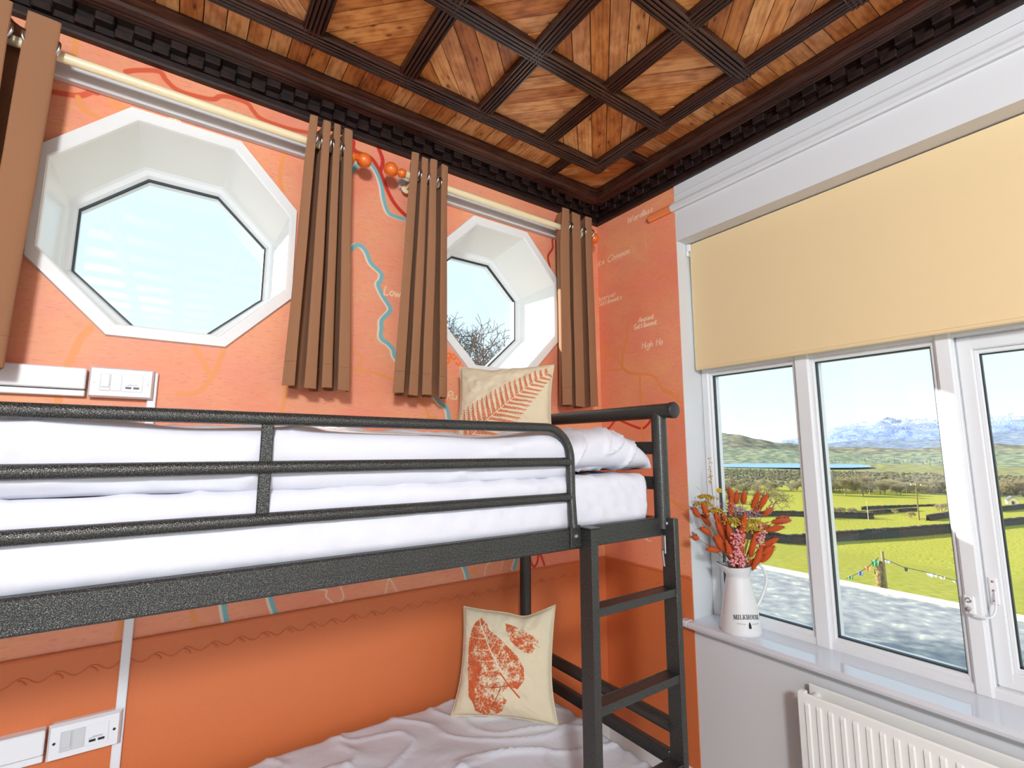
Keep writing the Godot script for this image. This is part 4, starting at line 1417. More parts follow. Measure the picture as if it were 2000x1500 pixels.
func leaf_print(S: int) -> Image:
	var im := Image.create(S, S, false, Image.FORMAT_RGB8)
	var cloth := rgb(216, 203, 174)
	im.fill(cloth)
	var ink := rgb(192, 84, 40)
	var big := noise(0.011, 301, 3)
	var mid := noise(0.045, 302, 3)
	var nf := noise(0.17, 303, 2)
	# the two leaf outlines, going round
	var leaves := [PackedVector2Array([Vector2(0.212, 0.076), Vector2(0.297, 0.139), Vector2(0.31, 0.19), Vector2(0.40, 0.23), Vector2(0.533, 0.332), Vector2(0.646, 0.416), Vector2(0.722, 0.525), Vector2(0.726, 0.634), Vector2(0.656, 0.718), Vector2(0.56, 0.70), Vector2(0.486, 0.769), Vector2(0.547, 0.828), Vector2(0.495, 0.937), Vector2(0.42, 0.98), Vector2(0.325, 0.98), Vector2(0.24, 0.945), Vector2(0.203, 0.87), Vector2(0.156, 0.828), Vector2(0.118, 0.668), Vector2(0.09, 0.534), Vector2(0.085, 0.332), Vector2(0.108, 0.214), Vector2(0.146, 0.139)]),
		PackedVector2Array([Vector2(0.486, 0.105), Vector2(0.57, 0.115), Vector2(0.656, 0.134), Vector2(0.731, 0.18), Vector2(0.825, 0.248), Vector2(0.863, 0.282), Vector2(0.84, 0.31), Vector2(0.80, 0.315), Vector2(0.83, 0.35), Vector2(0.788, 0.395), Vector2(0.722, 0.374), Vector2(0.637, 0.332), Vector2(0.561, 0.273), Vector2(0.514, 0.206)])]
	for k in 2:
		var poly: PackedVector2Array = leaves[k]
		var lo := Vector2(1, 1)
		var hi := Vector2.ZERO
		for p in poly:
			lo = lo.min(p)
			hi = hi.max(p)
		for y in range(int(lo.y * S) - 6, mini(S, int(hi.y * S) + 7)):
			for x in range(int(lo.x * S) - 6, mini(S, int(hi.x * S) + 7)):
				var q := Vector2(x + 5.0 * mid.get_noise_2d(x * 2.0, y * 2.0), y + 5.0 * mid.get_noise_2d(x * 2.0 + 300.0, y * 2.0)) / S
				if not Geometry2D.is_point_in_polygon(q, poly):
					continue
				var cover := 0.72 + big.get_noise_2d(x, y) * 1.0 + mid.get_noise_2d(x, y) * 0.8 + nf.get_noise_2d(x, y) * 0.75
				if k == 0:
					cover += 0.35 * (1.0 - smoothstep(0.10, 0.26, q.x)) - 0.34 * exp(-((q - Vector2(0.42, 0.68)) * 5.5).length_squared())
				else:
					cover -= 0.08
				if cover > 0.34:
					im.set_pixel(x, y, cloth.lerp(ink, clampf((cover - 0.34) * 4.0, 0.0, 0.95)))
	# veins stay bare cloth: the midrib, its side veins and their fine forks
	var rib := smooth_line(PackedVector2Array([Vector2(0.20, 0.11), Vector2(0.27, 0.25), Vector2(0.36, 0.40), Vector2(0.45, 0.53), Vector2(0.53, 0.63)]) , 6)
	var r := RandomNumberGenerator.new()
	r.seed = 9
	for k in range(3, rib.size() - 1, 2):
		var p := rib[k]
		var ax := (rib[k + 1] - rib[k - 1]).normalized()
		for sg in [-1.0, 1.0]:
			var d: Vector2 = (Vector2(-ax.y, ax.x) * sg * 0.9 + ax * -0.35).normalized()
			var ln := 0.20 * sin(PI * clampf(0.18 + 0.7 * k / rib.size(), 0.0, 1.0)) * r.randf_range(0.7, 1.1)
			var pts := PackedVector2Array()
			for m in 6:
				var t := m / 5.0
				pts.append((p + d * ln * t + ax * -0.03 * t * t) * S)
			if k % 4 == 3:
				stroke(im, pts, S * 0.0045, S * 0.0018, Color(cloth.r, cloth.g, cloth.b, 0.9), 1.6)
			for m in 5:
				var q: Vector2 = pts[m + 1] if m < 5 else p
				for g in [-1.0, 1.0]:
					var e: Vector2 = d.rotated(g * r.randf_range(0.5, 0.9)) * S * r.randf_range(0.018, 0.04)
					stroke(im, PackedVector2Array([q, q + e]), S * 0.0018, S * 0.001, Color(cloth.r, cloth.g, cloth.b, 0.8), 1.4)
	var rs := PackedVector2Array()
	for p in rib:
		rs.append(p * S)
	stroke(im, rs, S * 0.005, S * 0.009, cloth, 1.6)
	stroke(im, PackedVector2Array([Vector2(0.47, 0.58) * S, Vector2(0.55, 0.67) * S, Vector2(0.67, 0.79) * S]), S * 0.006, S * 0.008, ink, 2.0)
	for q in [[0.32, 0.72, 0.56, 0.69], [0.40, 0.90, 0.48, 0.72]]:
		stroke(im, PackedVector2Array([Vector2(q[0], q[1]) * S, Vector2((q[0] + q[2]) / 2, (q[1] + q[3]) / 2 + 0.012) * S, Vector2(q[2], q[3]) * S]), S * 0.003, S * 0.004, ink.darkened(0.3), 1.6)
	stroke(im, PackedVector2Array([Vector2(0.53, 0.14) * S, Vector2(0.70, 0.25) * S, Vector2(0.88, 0.335) * S]), S * 0.002, S * 0.002, ink.lerp(cloth, 0.4), 1.6)
	return im


func fern_print(S: int) -> Image:
	var im := Image.create(S, S, false, Image.FORMAT_RGB8)
	im.fill(rgb(218, 204, 174))
	var ink := rgb(196, 92, 52)
	var a := Vector2(0.12, 0.98) * S
	var b := Vector2(0.97, 0.10) * S
	var ax := (b - a).normalized()
	var pr := Vector2(ax.y, -ax.x)
	var L := a.distance_to(b)
	for k in 18:
		var s := 0.02 + k * 0.055
		var ln := S * 0.32 * pow(1.0 - s, 0.7) + S * 0.03
		for sg in [-1.0, 1.0]:
			var d: Vector2 = (pr * sg * 0.86 + ax * 0.5).normalized()
			var p0: Vector2 = a + ax * L * (s + (0.012 if sg > 0 else 0.0))
			var pts := PackedVector2Array()
			for m in 8:
				var t := m / 7.0
				pts.append(p0 + d * ln * t + ax * ln * 0.10 * t * t)
			stroke(im, pts, S * 0.027 * (1.0 - s * 0.6), S * 0.006, ink, 2.0)
			# tiny lobes along each leaflet
			for m in 12:
				var t := (m + 0.5) / 12.0
				var c := p0 + d * ln * t
				var e := Vector2(-d.y, d.x)
				for g in [-1.0, 1.0]:
					stroke(im, PackedVector2Array([c, c + (e * g + d * 0.5) * S * 0.016 * (1.0 - t * 0.6)]), S * 0.004, S * 0.0025, ink, 1.6)
	# the print is speckled with missed cloth, and the ribs stay pale
	var nz := noise(0.14, 311, 2)
	var pale := rgb(222, 202, 172)
	for y in S:
		for x in S:
			if nz.get_noise_2d(x, y) > 0.16:
				im.set_pixel(x, y, im.get_pixel(x, y).lerp(pale, 0.75))
	stroke(im, PackedVector2Array([a, b]), S * 0.006, S * 0.002, pale, 2.0)
	return im


func cushion(kind: String, c: Vector3, right: Vector3, up: Vector3, hw: float, hh: float) -> void:
	right = right.normalized()
	up = (up - right * up.dot(right)).normalized()
	var out := right.cross(up).normalized()
	var o := thing("throw_cushion", "cream cotton cushion printed with a rust red " + ("skeleton leaf on the bottom bunk" if kind == "leaf" else "fern frond on the top bunk"), "cushion", c)
	var S := 640
	var fm := mat(Color.WHITE, 0.9)
	fm.albedo_texture = tex(leaf_print(S) if kind == "leaf" else fern_print(S))
	fm.normal_enabled = true
	fm.normal_texture = noise_tex(noise(0.02, 330, 4), 512, null, true, 5.0)
	fm.normal_scale = 0.25
	var f := noise(2.2, 320 if kind == "leaf" else 321, 3)
	var NN := 48
	var edge := []
	for sd in [1.0, -1.0]:
		var P := []
		var U := []
		for i in NN + 1:
			var t := 1.0 - 2.0 * i / NN
			var row := PackedVector3Array()
			var urow := []
			for j in NN + 1:
				var s := -1.0 + 2.0 * j / NN
				var bow := 0.075
				var x := s * hw * (1.0 - bow * (1.0 - t * t))
				var y := t * hh * (1.0 - bow * (1.0 - s * s))
				if kind == "leaf":
					if t > 0.0:
						y += 0.022 * t * t * pow(maxf(s, 0.0), 3.0) - 0.012 * t * t * exp(-pow((s - 0.35) / 0.3, 2.0))
					if t < 0.0:
						x += s * 0.014 * t * t
				else:
					if t > 0.0:
						y -= 0.008 * t * exp(-pow((s + 0.3) / 0.25, 2.0))
				var fat := pow(maxf(0.0, (1.0 - s * s) * (1.0 - t * t)), 0.42) * (0.058 + 0.012 * (1.0 - t) * 0.5)
				var wr := f.get_noise_2d(s * 1.2, t * 1.2) * 0.010 + 0.006 * pow(1.0 - absf(f.get_noise_2d(s * 1.4 + t * 0.8, t * 0.7 - s * 0.4 + 9.0) * 2.2), 5.0) * (absf(s) + absf(t)) * 0.7
				wr *= pow(maxf(0.0, (1.0 - s * s) * (1.0 - t * t)), 0.35)
				row.append(right * x + up * y + out * sd * (fat + wr))
				urow.append(Vector2((s + 1.0) / 2.0, (1.0 - t) / 2.0))
			P.append(row)
			U.append(urow)
		var b := MB.new()
		b.grid(P, false, out * sd, 1.0, 1.0, U)
		put("front_panel" if sd > 0 else "back_panel", b, fm if sd > 0 else M.cream_cloth, o)
		if sd > 0:
			for j in NN + 1:
				edge.append(P[0][j])
			for i in range(1, NN + 1):
				edge.append(P[i][NN])
			for j in range(NN - 1, -1, -1):
				edge.append(P[NN][j])
			for i in range(NN - 1, -1, -1):
				edge.append(P[i][0])
	var sb := MB.new()
	sb.tube(edge, 0.0022, 6, false)
	put("seam", sb, M.cream_cloth, o)


# ---------------------------------------------------------------- curtains and blind
func build_curtains() -> void:
	var names := ["brown eyelet curtain at the far left of the big octagonal window", "brown eyelet curtain at the right of the big octagonal window", "brown eyelet curtain at the left of the smaller octagonal window", "brown eyelet curtain hanging in the room corner"]
	# each: x at the top, x at the bottom, folds, the side of the window it opens to, lowest edge
	var sp := [[-0.70, -0.325, -0.68, -0.345, 3.5, 1.0], [0.318, 0.455, 0.288, 0.488, 3.5, -1.0], [0.692, 0.842, 0.65, 0.86, 3.5, 1.0], [1.465, 1.655, 1.468, 1.668, 2.5, -1.0]]
	for k in 4:
		var q: Array = sp[k]
		var o := thing("curtain", names[k], "curtain", Vector3((q[0] + q[1]) / 2, E + 0.2, -1.695), "brown eyelet curtains at the octagonal windows")
		var f := noise(1.5, 400 + k, 2)
		var cols := 110
		var rowsn := 36
		var P := []
		var back := []
		for i in rowsn + 1:
			var v := float(i) / rowsn
			var y := lerpf(E + 1.145, E + 0.2, v)
			var row := PackedVector3Array()
			for j in cols + 1:
				var u := float(j) / cols
				var ph: float = TAU * q[4] * u + 0.4 * k + 0.55 * sin(u * 8.0 + 1.7 * k)
				var xa: float = lerpf(q[0], q[2], v)
				var xb: float = lerpf(q[1], q[3], v)
				var amp := 0.047 + 0.005 * f.get_noise_2d(u * 2.0, v * 0.6 + 5.0)
				var x: float = lerpf(xa, xb, u) - 0.2 * (xb - xa) / q[4] * sin(2.0 * ph) * 0.95 + 0.0025 * f.get_noise_2d(u * 3.0, v * 0.8)
				var z := -1.7 + amp * tanh(0.6 * sin(ph + 0.6 * cos(ph))) / 0.537 + 0.003 * f.get_noise_2d(u * 4.0 + 9.0, v * 1.0)
				# the leading edge falls back towards the wall
				var lead := u if q[5] > 0 else 1.0 - u
				if lead > 0.88:
					z -= (lead - 0.88) * 0.16 * smoothstep(0.0, 0.2, v)
				z = maxf(z, -1.768)
				row.append(Vector3(x, y + 0.004 * sin(ph * 0.5), z) - o.position)
			P.append(row)
		for i in rowsn + 1:
			var row := PackedVector3Array()
			for j in cols + 1:
				var a: Vector3 = P[i][maxi(j - 1, 0)]
				var c: Vector3 = P[i][mini(j + 1, cols)]
				var d := c - a
				row.append(P[i][j] + Vector3(-d.z, 0, d.x).normalized() * -0.0022)
			back.append(row)
		# one closed strip: round the front, over the hem and back
		var ring := []
		for i in rowsn + 1:
			var row := PackedVector3Array(P[i])
			for j in range(cols, -1, -1):
				row.append(back[i][j])
			ring.append(row)
		var b := MB.new()
		b.grid(P, false, Vector3(0, 0, 1))
		var bb := []
		for r in back:
			bb.append(r)
		b.grid(bb, false, Vector3(0, 0, -1))
		for e in [0, rowsn]:
			for j in cols:
				b.poly([P[e][j], P[e][j + 1], back[e][j + 1], back[e][j]], Vector3.UP if e == 0 else Vector3.DOWN)
		for j in [0, cols]:
			for i in rowsn:
				b.poly([P[i][j], P[i + 1][j], back[i + 1][j], back[i][j]], Vector3(-1 if j == 0 else 1, 0, 0))
		put("cloth", b, M.curtain, o)
		# stitched hem line
		b = MB.new()
		var hem := []
		for j in range(0, cols + 1):
			hem.append(P[rowsn - 3][j] + Vector3(0, 0, 0.0006))
		b.tube(hem, 0.0008, 4, false)
		put("hem_stitch", b, M.curtain, o)
		# eyelets where the cloth crosses the pole
		for m in int(q[4] * 2.0) + 1:
			var u: float = (PI * m - 0.4 * k) / (TAU * q[4])
			for it in 12:
				u -= (TAU * q[4] * u + 0.4 * k + 0.55 * sin(u * 8.0 + 1.7 * k) - PI * m) / (TAU * q[4] + 4.4 * cos(u * 8.0 + 1.7 * k))
			if u < 0.02 or u > 0.98:
				continue
			var j := int(u * cols)
			var p: Vector3 = P[3][j]
			var d: Vector3 = P[3][mini(j + 1, cols)] - P[3][maxi(j - 1, 0)]
			b = MB.new()
			b.ring(Vector3(p.x, E + 1.072 - o.position.y, p.z), Vector3(-d.z, 0, d.x), 0.0205, 0.0042, 28, 8)
			put("eyelet", b, M.steel, o)
	# poles with turned orange finials
	var runs := [[-1.25, 0.462, 0.0, 1.0, "long cream curtain pole with glossy orange finial over the big octagonal window"], [0.672, 1.648, 1.0, 1.0, "short cream curtain pole with glossy orange finials over the smaller octagonal window"]]
	for r in runs:
		var o := thing("curtain_pole", r[4], "curtain pole", Vector3((r[0] + r[1]) / 2, E + 1.072, -1.7), "cream curtain poles")
		var b := MB.new()
		b.tube([Vector3(r[0], E + 1.072, -1.7), Vector3(r[1], E + 1.072, -1.7)], 0.0138, 24)
		put("rod", b, M.pole, o, -o.position)
		for e in 2:
			if r[2 + e] == 0.0:
				continue
			var x: float = r[e]
			var prof := [Vector2(0.0135, -0.006), Vector2(0.0165, 0.0), Vector2(0.018, 0.009), Vector2(0.015, 0.018), Vector2(0.009, 0.023), Vector2(0.008, 0.026)]
			for k in 13:
				var a := lerpf(-PI / 2 + 0.3, PI / 2, k / 12.0)
				prof.append(Vector2(maxf(0.0001, 0.0275 * cos(a)), 0.0525 + 0.0275 * sin(a)))
			b = MB.new()
			b.lathe(prof, Vector3(x, E + 1.072, -1.7), 32, Vector3(-1 if e == 0 else 1, 0, 0))
			put("finial", b, M.orange_gloss, o, -o.position)
		for e in 2:
			var x: float = r[e] + (0.04 if e == 0 else -0.03)
			b = MB.new()
			b.tube([Vector3(x, E + 1.055, WZ + 0.028), Vector3(x, E + 1.055, -1.71), Vector3(x, E + 1.06, -1.7)], 0.006, 12)
			b.lathe([Vector2(0, 0.006), Vector2(0.018, 0.004), Vector2(0.02, 0)], Vector3(x, E + 1.055, WZ + 0.028), 20, Vector3(0, 0, 1))
			put("bracket", b, M.pole, o, -o.position)


func build_blind() -> void:
	var o := thing("roller_blind", "cream roller blind drawn half down over the wide window", "blind", Vector3(1.905, E + 0.35, -0.2))
	var b := MB.new()
	var P := []
	for i in 13:
		var y := lerpf(E + 0.94, E + 0.362, i / 12.0)
		var row := PackedVector3Array()
		for j in 41:
			var z := lerpf(-1.285, 0.86, j / 40.0)
			row.append(Vector3(1.905 + 0.0012 * sin(z * 2.2 + 1.0) * (i / 12.0), y, z))
		P.append(row)
	b.grid(P, false, Vector3(-1, 0, 0))
	var Q := []
	for r in P:
		var row := PackedVector3Array()
		for p in r:
			row.append(p + Vector3(0.0012, 0, 0))
		Q.append(row)
	b.grid(Q, false, Vector3(1, 0, 0))
	put("fabric", b, M.blind, o, -o.position)
	b = MB.new()
	b.slab(Vector3(1.9, E + 0.350, -1.285), Vector3(1.911, E + 0.364, 0.86), 0.004)
	put("bottom_bar", b, M.blind, o, -o.position)
	b = MB.new()
	b.tube([Vector3(1.926, E + 0.922, -1.29), Vector3(1.926, E + 0.922, 0.87)], 0.02, 20)
	put("roller_tube", b, M.blind, o, -o.position)
	b = MB.new()
	b.slab(Vector3(1.893, E + 0.885, -1.299), Vector3(1.95, E + 0.944, -1.289), 0.003)
	b.slab(Vector3(1.893, E + 0.905, -1.299), Vector3(1.9, E + 0.94, -1.276), 0.002)
	put("bracket", b, M.plastic, o, -o.position)


func build_radiator() -> void:
	var o := thing("radiator", "white fluted panel radiator below the window sill", "radiator", Vector3(1.76, 0.15, -0.1))
	var z0 := -0.857
	var z1 := 0.66
	var x := 1.722
	var top := E - 0.772
	var bot := 0.16
	# front panel with pressed flutes
	var b := MB.new()
	b.slab(Vector3(x, bot, z0), Vector3(x + 0.012, top, z1), 0.004)
	put("front_panel", b, M.radiator, o, -o.position)
	b = MB.new()
	var pitch := 0.0333
	for k in 44:
		var z := z0 + 0.032 + k * pitch
		var hw := 0.0092
		var pr := PackedVector2Array([Vector2(-hw, 0.002), Vector2(-hw + 0.004, -0.0045), Vector2(hw - 0.004, -0.0045), Vector2(hw, 0.002)])
		b.extrude(pr, Vector3(x, bot + 0.03, z), Vector3(0, 0, 1), Vector3(1, 0, 0), Vector3(0, top - bot - 0.062, 0))
		# rounded upper end
		b.poly([Vector3(x + 0.001, top - 0.022, z - hw + 0.003), Vector3(x + 0.001, top - 0.022, z + hw - 0.003), Vector3(x - 0.0045, top - 0.032, z + hw - 0.004), Vector3(x - 0.0045, top - 0.032, z - hw + 0.004)], Vector3(-1, 1, 0))
		for s in [-1.0, 1.0]:
			b.poly([Vector3(x + 0.001, top - 0.022, z + s * (hw - 0.003)), Vector3(x - 0.0045, top - 0.032, z + s * (hw - 0.004)), Vector3(x + 0.001, top - 0.032, z + s * hw)], Vector3(-1, 0.5, s))
	put("pressed_flutes", b, M.radiator, o, -o.position)
	b = MB.new()
	b.slab(Vector3(1.796, bot, z0 + 0.004), Vector3(1.806, top + 0.004, z1), 0.003)
	put("back_panel", b, M.radiator, o, -o.position)
	b = MB.new()
	for k in 44:
		var z := z0 + 0.04 + k * pitch
		b.slab(Vector3(x + 0.012, bot + 0.05, z), Vector3(1.796, top - 0.05, z + 0.0012))
	put("convector_fins", b, M.radiator, o, -o.position)
	for z in [z0 + 0.03, z1 - 0.03]:
		b = MB.new()
		b.tube([Vector3(x + 0.006, top - 0.026, z), Vector3(1.80, top - 0.026, z)], 0.011, 14)
		b.slab(Vector3(x + 0.002, top - 0.006, z - 0.024), Vector3(x + 0.022, top + 0.004, z - 0.004), 0.002)
		put("header_pipe", b, M.radiator, o, -o.position)
	for z in [z0 + 0.2, z1 - 0.2]:
		b = MB.new()
		b.slab(Vector3(1.804, bot + 0.05, z - 0.02), Vector3(WX, top - 0.06, z + 0.02), 0.002)
		put("wall_bracket", b, M.radiator, o, -o.position)
	for z in [z0 + 0.03, z1 - 0.03]:
		b = MB.new()
		b.tube([Vector3(1.765, 0.0, z), Vector3(1.765, bot + 0.02, z)], 0.0075, 12)
		put("supply_pipe", b, M.radiator, o, -o.position)


# ---------------------------------------------------------------- the jug of dried flowers
const JUG := Vector3(1.873, 0.705, -1.125)
const JU := Vector3(0.819, 0, 0.574)       # along the jug's handle
const JV := Vector3(-0.574, 0, 0.819)      # out of its lettered side

func build_jug_and_flowers() -> void:
	var o := thing("milk_jug", "white enamel milk jug with black lettering on the window sill", "jug", JUG)
	var prof := [Vector2(0.0, 0.001), Vector2(0.074, 0.0), Vector2(0.0765, 0.004), Vector2(0.0745, 0.011), Vector2(0.0725, 0.03), Vector2(0.066, 0.075), Vector2(0.058, 0.12), Vector2(0.050, 0.165), Vector2(0.0435, 0.196), Vector2(0.042, 0.204), Vector2(0.0455, 0.213), Vector2(0.0515, 0.226), Vector2(0.056, 0.240), Vector2(0.0575, 0.246), Vector2(0.0560, 0.245), Vector2(0.0495, 0.225), Vector2(0.0405, 0.203), Vector2(0.042, 0.19), Vector2(0.055, 0.12), Vector2(0.06, 0.09), Vector2(0.0, 0.088)]
	var P := []
	var rim := []
	for i in prof.size():
		var row := PackedVector3Array()
		for k in 56:
			var a := TAU * k / 56.0
			var r: float = prof[i].x
			var h: float = prof[i].y
			var sp := pow(maxf(0.0, -cos(a)), 7.0) * smoothstep(0.205, 0.246, h) * (1.0 if i > 8 and i < 16 else 0.0)
			r = maxf(r, 0.0005) + 0.022 * sp
			h += 0.016 * sp + 0.006 * cos(a) * smoothstep(0.2, 0.246, h)
			row.append(JU * cos(a) * r + JV * sin(a) * r + Vector3.UP * h)
			if i == 13:
				rim.append(row[k])
		P.append(row)
	rim.append(rim[0])
	var b := MB.new()
	b.grid(P.slice(1, 14), true, Vector3.ZERO)
	b.poly(Array(P[1]), Vector3.DOWN)
	put("body", b, M.enamel, o)
	b = MB.new()
	var inner := P.slice(13, 21)
	b.grid(inner, true, Vector3.ZERO)
	put("lining", b, M.enamel, o)
	b = MB.new()
	b.tube(rim, 0.0014, 6, false)
	put("rim", b, mat(rgb(30, 34, 52), 0.25), o)
	b = MB.new()
	var path := []
	for q in [[0.053, 0.238], [0.070, 0.246], [0.092, 0.240], [0.108, 0.218], [0.113, 0.190], [0.106, 0.160], [0.092, 0.128], [0.076, 0.098], [0.0625, 0.078]]:
		path.append(JU * q[0] + Vector3.UP * q[1])
	var sm := []
	for i in path.size() - 1:
		for k in 5:
			sm.append((path[i] as Vector3).cubic_interpolate(path[i + 1], path[maxi(i - 1, 0)], path[mini(i + 2, path.size() - 1)], k / 5.0))
	sm.append(path[path.size() - 1])
	b.tube(sm, 0.0058, 12)
	put("handle", b, M.enamel, o)
	# the lettering follows the cone of the jug
	var cone := func(s: float, h: float, lift: float) -> Vector3:
		var r := lerpf(0.0725, 0.066, clampf((h - 0.03) / 0.045, 0.0, 1.0)) + lift
		var a := s / 0.068
		return JU * sin(a) * r + JV * cos(a) * r + Vector3.UP * h
	var font := SystemFont.new()
	font.font_names = PackedStringArray(["Droid Serif"])
	font.font_weight = 700
	var tm := TextMesh.new()
	tm.font = font
	tm.font_size = 32
	tm.pixel_size = 0.0005
	tm.depth = 0.0002
	tm.text = "MILKHOUSE"
	var arr := tm.get_mesh_arrays()
	var vs: PackedVector3Array = arr[Mesh.ARRAY_VERTEX]
	var idx = arr[Mesh.ARRAY_INDEX]
	b = MB.new()
	var x0 := 1e9
	var x1 := -1e9
	for p in vs:
		x0 = minf(x0, p.x)
		x1 = maxf(x1, p.x)
	if vs.size() and x1 > x0:
		var k := 0.104 / (x1 - x0)
		var mapped := PackedVector3Array()
		for p in vs:
			var s := (p.x - (x0 + x1) / 2) * k - 0.001
			mapped.append(cone.call(s, 0.069 + p.y * k * 1.25 - 2.2 * s * s, 0.0009 + (0.0004 if p.z > 0 else 0.0)))
		var seq: PackedInt32Array = idx if idx != null and idx.size() else PackedInt32Array(range(vs.size()))
		for i in range(0, seq.size() - 2, 3):
			b.poly([mapped[seq[i]], mapped[seq[i + 1]], mapped[seq[i + 2]]], mapped[seq[i]] * Vector3(1, 0, 1))
		put("lettering", b, M.black, o)
	b = MB.new()
	var bot := [[-0.0045, 0.030], [0.0045, 0.030], [0.0048, 0.034], [0.0045, 0.043], [0.0022, 0.049], [0.0018, 0.0515], [-0.0018, 0.0515], [-0.0022, 0.049], [-0.0045, 0.043], [-0.0048, 0.034]]
	var pl := []
	for q in bot:
		pl.append(cone.call(q[0] + 0.003, q[1], 0.0012))
	b.poly(pl, JV)
	put("bottle_emblem", b, M.black, o)
	b = MB.new()
	for q in [[-0.040, -0.010], [0.014, 0.044]]:
		b = MB.new()
		for k in 7:
			var s: float = lerpf(q[0], q[1], k / 7.0)
			var g: float = (q[1] - q[0]) / 7.0
			b.poly([cone.call(s, 0.043, 0.001), cone.call(s + g * 0.6, 0.043, 0.001), cone.call(s + g * 0.6, 0.046, 0.001), cone.call(s, 0.046, 0.001)], JV)
		put("small_print", b, M.print_grey, o).set_meta("kind", "stuff")

	# dried flowers; U runs along the handle, H up from the sill, D towards the room
	var mouth := JUG + Vector3(0, 0.235, 0)
	var stem_m := mat(rgb(150, 128, 70), 0.8)
	var tails := mat(rgb(190, 78, 28), 0.95)
	tails.rim_enabled = true
	tails.rim = 0.5
	var yarrow := mat(rgb(188, 158, 60), 0.95)
	var bright := mat(rgb(226, 182, 30), 0.9)
	var lilac := mat(rgb(176, 146, 168), 0.9)
	var pink := mat(rgb(232, 156, 160), 0.9)
	var straw := mat(rgb(196, 150, 78), 0.9)
	var T := [
		[0.089, 0.495, 0.5, 1, 0, 0.076], [0.111, 0.496, 0.55, 1, 0.02, 0.068], [-0.025, 0.467, 0.05, 1, 0.03, 0.072], [-0.154, 0.449, -0.55, 1, 0, 0.056], [-0.123, 0.453, -0.45, 1, 0.02, 0.056],
		[-0.131, 0.381, -0.75, 0.6, 0.03, 0.056], [-0.169, 0.354, -0.8, 0.45, 0.02, 0.032], [-0.113, 0.314, -0.95, 0.25, 0.05, 0.06], [0.177, 0.416, 0.95, 0.2, 0.02, 0.08], [0.147, 0.449, 0.75, 0.65, -0.02, 0.06],
		[0.193, 0.424, 1, 0.15, 0, 0.056], [0.134, 0.393, 0.9, 0.3, 0.05, 0.072], [0.109, 0.34, 0.8, 0.5, 0.05, 0.08], [0.091, 0.314, 0.75, 0.55, 0.06, 0.072], [-0.045, 0.373, -0.2, 1, 0.05, 0.08],
		[-0.074, 0.385, -0.4, 1, 0.03, 0.076], [-0.089, 0.336, -0.5, 0.9, 0.05, 0.072], [-0.06, 0.313, -0.3, 1, 0.07, 0.072], [-0.01, 0.326, -0.1, 1, 0.06, 0.072], [0.036, 0.326, 0.25, 1, 0.06, 0.088],
		[0.061, 0.358, 0.4, 1, 0.04, 0.08], [0.021, 0.5, 0.2, 1, -0.02, 0.048], [0.042, 0.501, 0.2, 1, 0, 0.048], [0, 0.512, -0.25, 1, -0.02, 0.048], [0.1, 0.459, 0.7, 0.8, -0.01, 0.064],
		[0.012, 0.383, 0.1, 1, 0.02, 0.072], [-0.109, 0.416, -0.6, 0.9, -0.02, 0.064], [0.127, 0.384, 0.9, 0.35, -0.03, 0.064], [0.077, 0.288, 0.5, 0.8, 0.05, 0.056], [0.043, 0.267, 0.8, 0.3, 0.05, 0.048],
		[-0.048, 0.414, -0.423, 1, 0.03, 0.072], [-0.014, 0.283, 0.042, 1, 0.06, 0.077], [0.014, 0.39, -0.042, 1, 0.013, 0.076], [0.092, 0.296, 0.757, 1, 0.06, 0.076], [-0.032, 0.328, -0.045, 1, 0.055, 0.096],
		[-0.078, 0.332, -0.482, 1, 0.05, 0.075], [0.001, 0.407, 0.178, 1, 0.07, 0.086], [-0.035, 0.286, -0.047, 1, 0.043, 0.095], [0.008, 0.363, 0.05, 1, 0.045, 0.075], [-0.034, 0.308, -0.375, 1, 0.003, 0.089],
		[-0.039, 0.346, -0.289, 1, 0.035, 0.1], [-0.057, 0.368, -0.286, 1, 0.015, 0.078], [-0.023, 0.315, -0.102, 1, 0.024, 0.097], [-0.076, 0.423, -0.359, 1, 0.017, 0.088], [-0.048, 0.382, -0.3, 1, 0.013, 0.071],
		[0.046, 0.284, 0.424, 1, 0.072, 0.099]
	]
	for k in T.size():
		var q: Array = T[k]
		var tip: Vector3 = JUG + JU * q[0] + Vector3.UP * q[1] + JV * q[4]
		var d: Vector3 = (JU * q[2] + Vector3.UP * q[3] + JV * q[4] * 2.0).normalized()
		var f := thing("dried_flower", "orange bunny-tail grass in the white jug", "dried flower", tip, "orange bunny-tail grasses in the white jug")
		if q[0] < -0.17 and q[1] < 0.42:
			f.set_meta("label", "small orange grass head sticking out farthest left of the jug")
			f.remove_meta("group")
		elif q[0] > 0.186:
			f.set_meta("label", "long orange grass head reaching farthest right over the window glass")
			f.remove_meta("group")
		flower_stem(f, mouth, tip, d, stem_m)
		var b2 := MB.new()
		var ln: float = q[5]
		var pts := []
		var rad := []
		for m in 12:
			var s := m / 11.0
			pts.append(d * ln * (s - 0.5) + JV * 0.004 * sin(s * 3.0) + Vector3.UP * -0.006 * s * s * signf(absf(q[2]) - 0.5))
			rad.append(maxf(0.0006, 0.0112 * pow(sin(PI * clampf(0.06 + s * 0.92, 0, 1)), 0.7)))
		b2.tube(pts, rad, 10)
		# bristles
		for m in 170:
			var s := rng.randf_range(0.05, 0.95)
			var p: Vector3 = d * ln * (s - 0.5)
			var r := Vector3(rng.randfn(), rng.randfn(), rng.randfn()).normalized()
			r = (r - d * r.dot(d)).normalized()
			var a := p + r * 0.008
			var e := p + r * 0.0155 + d * 0.008
			b2.tri(a + d * 0.0008, a - d * 0.0008, e, r, r, r)
		put("flower_head", b2, tails, f)
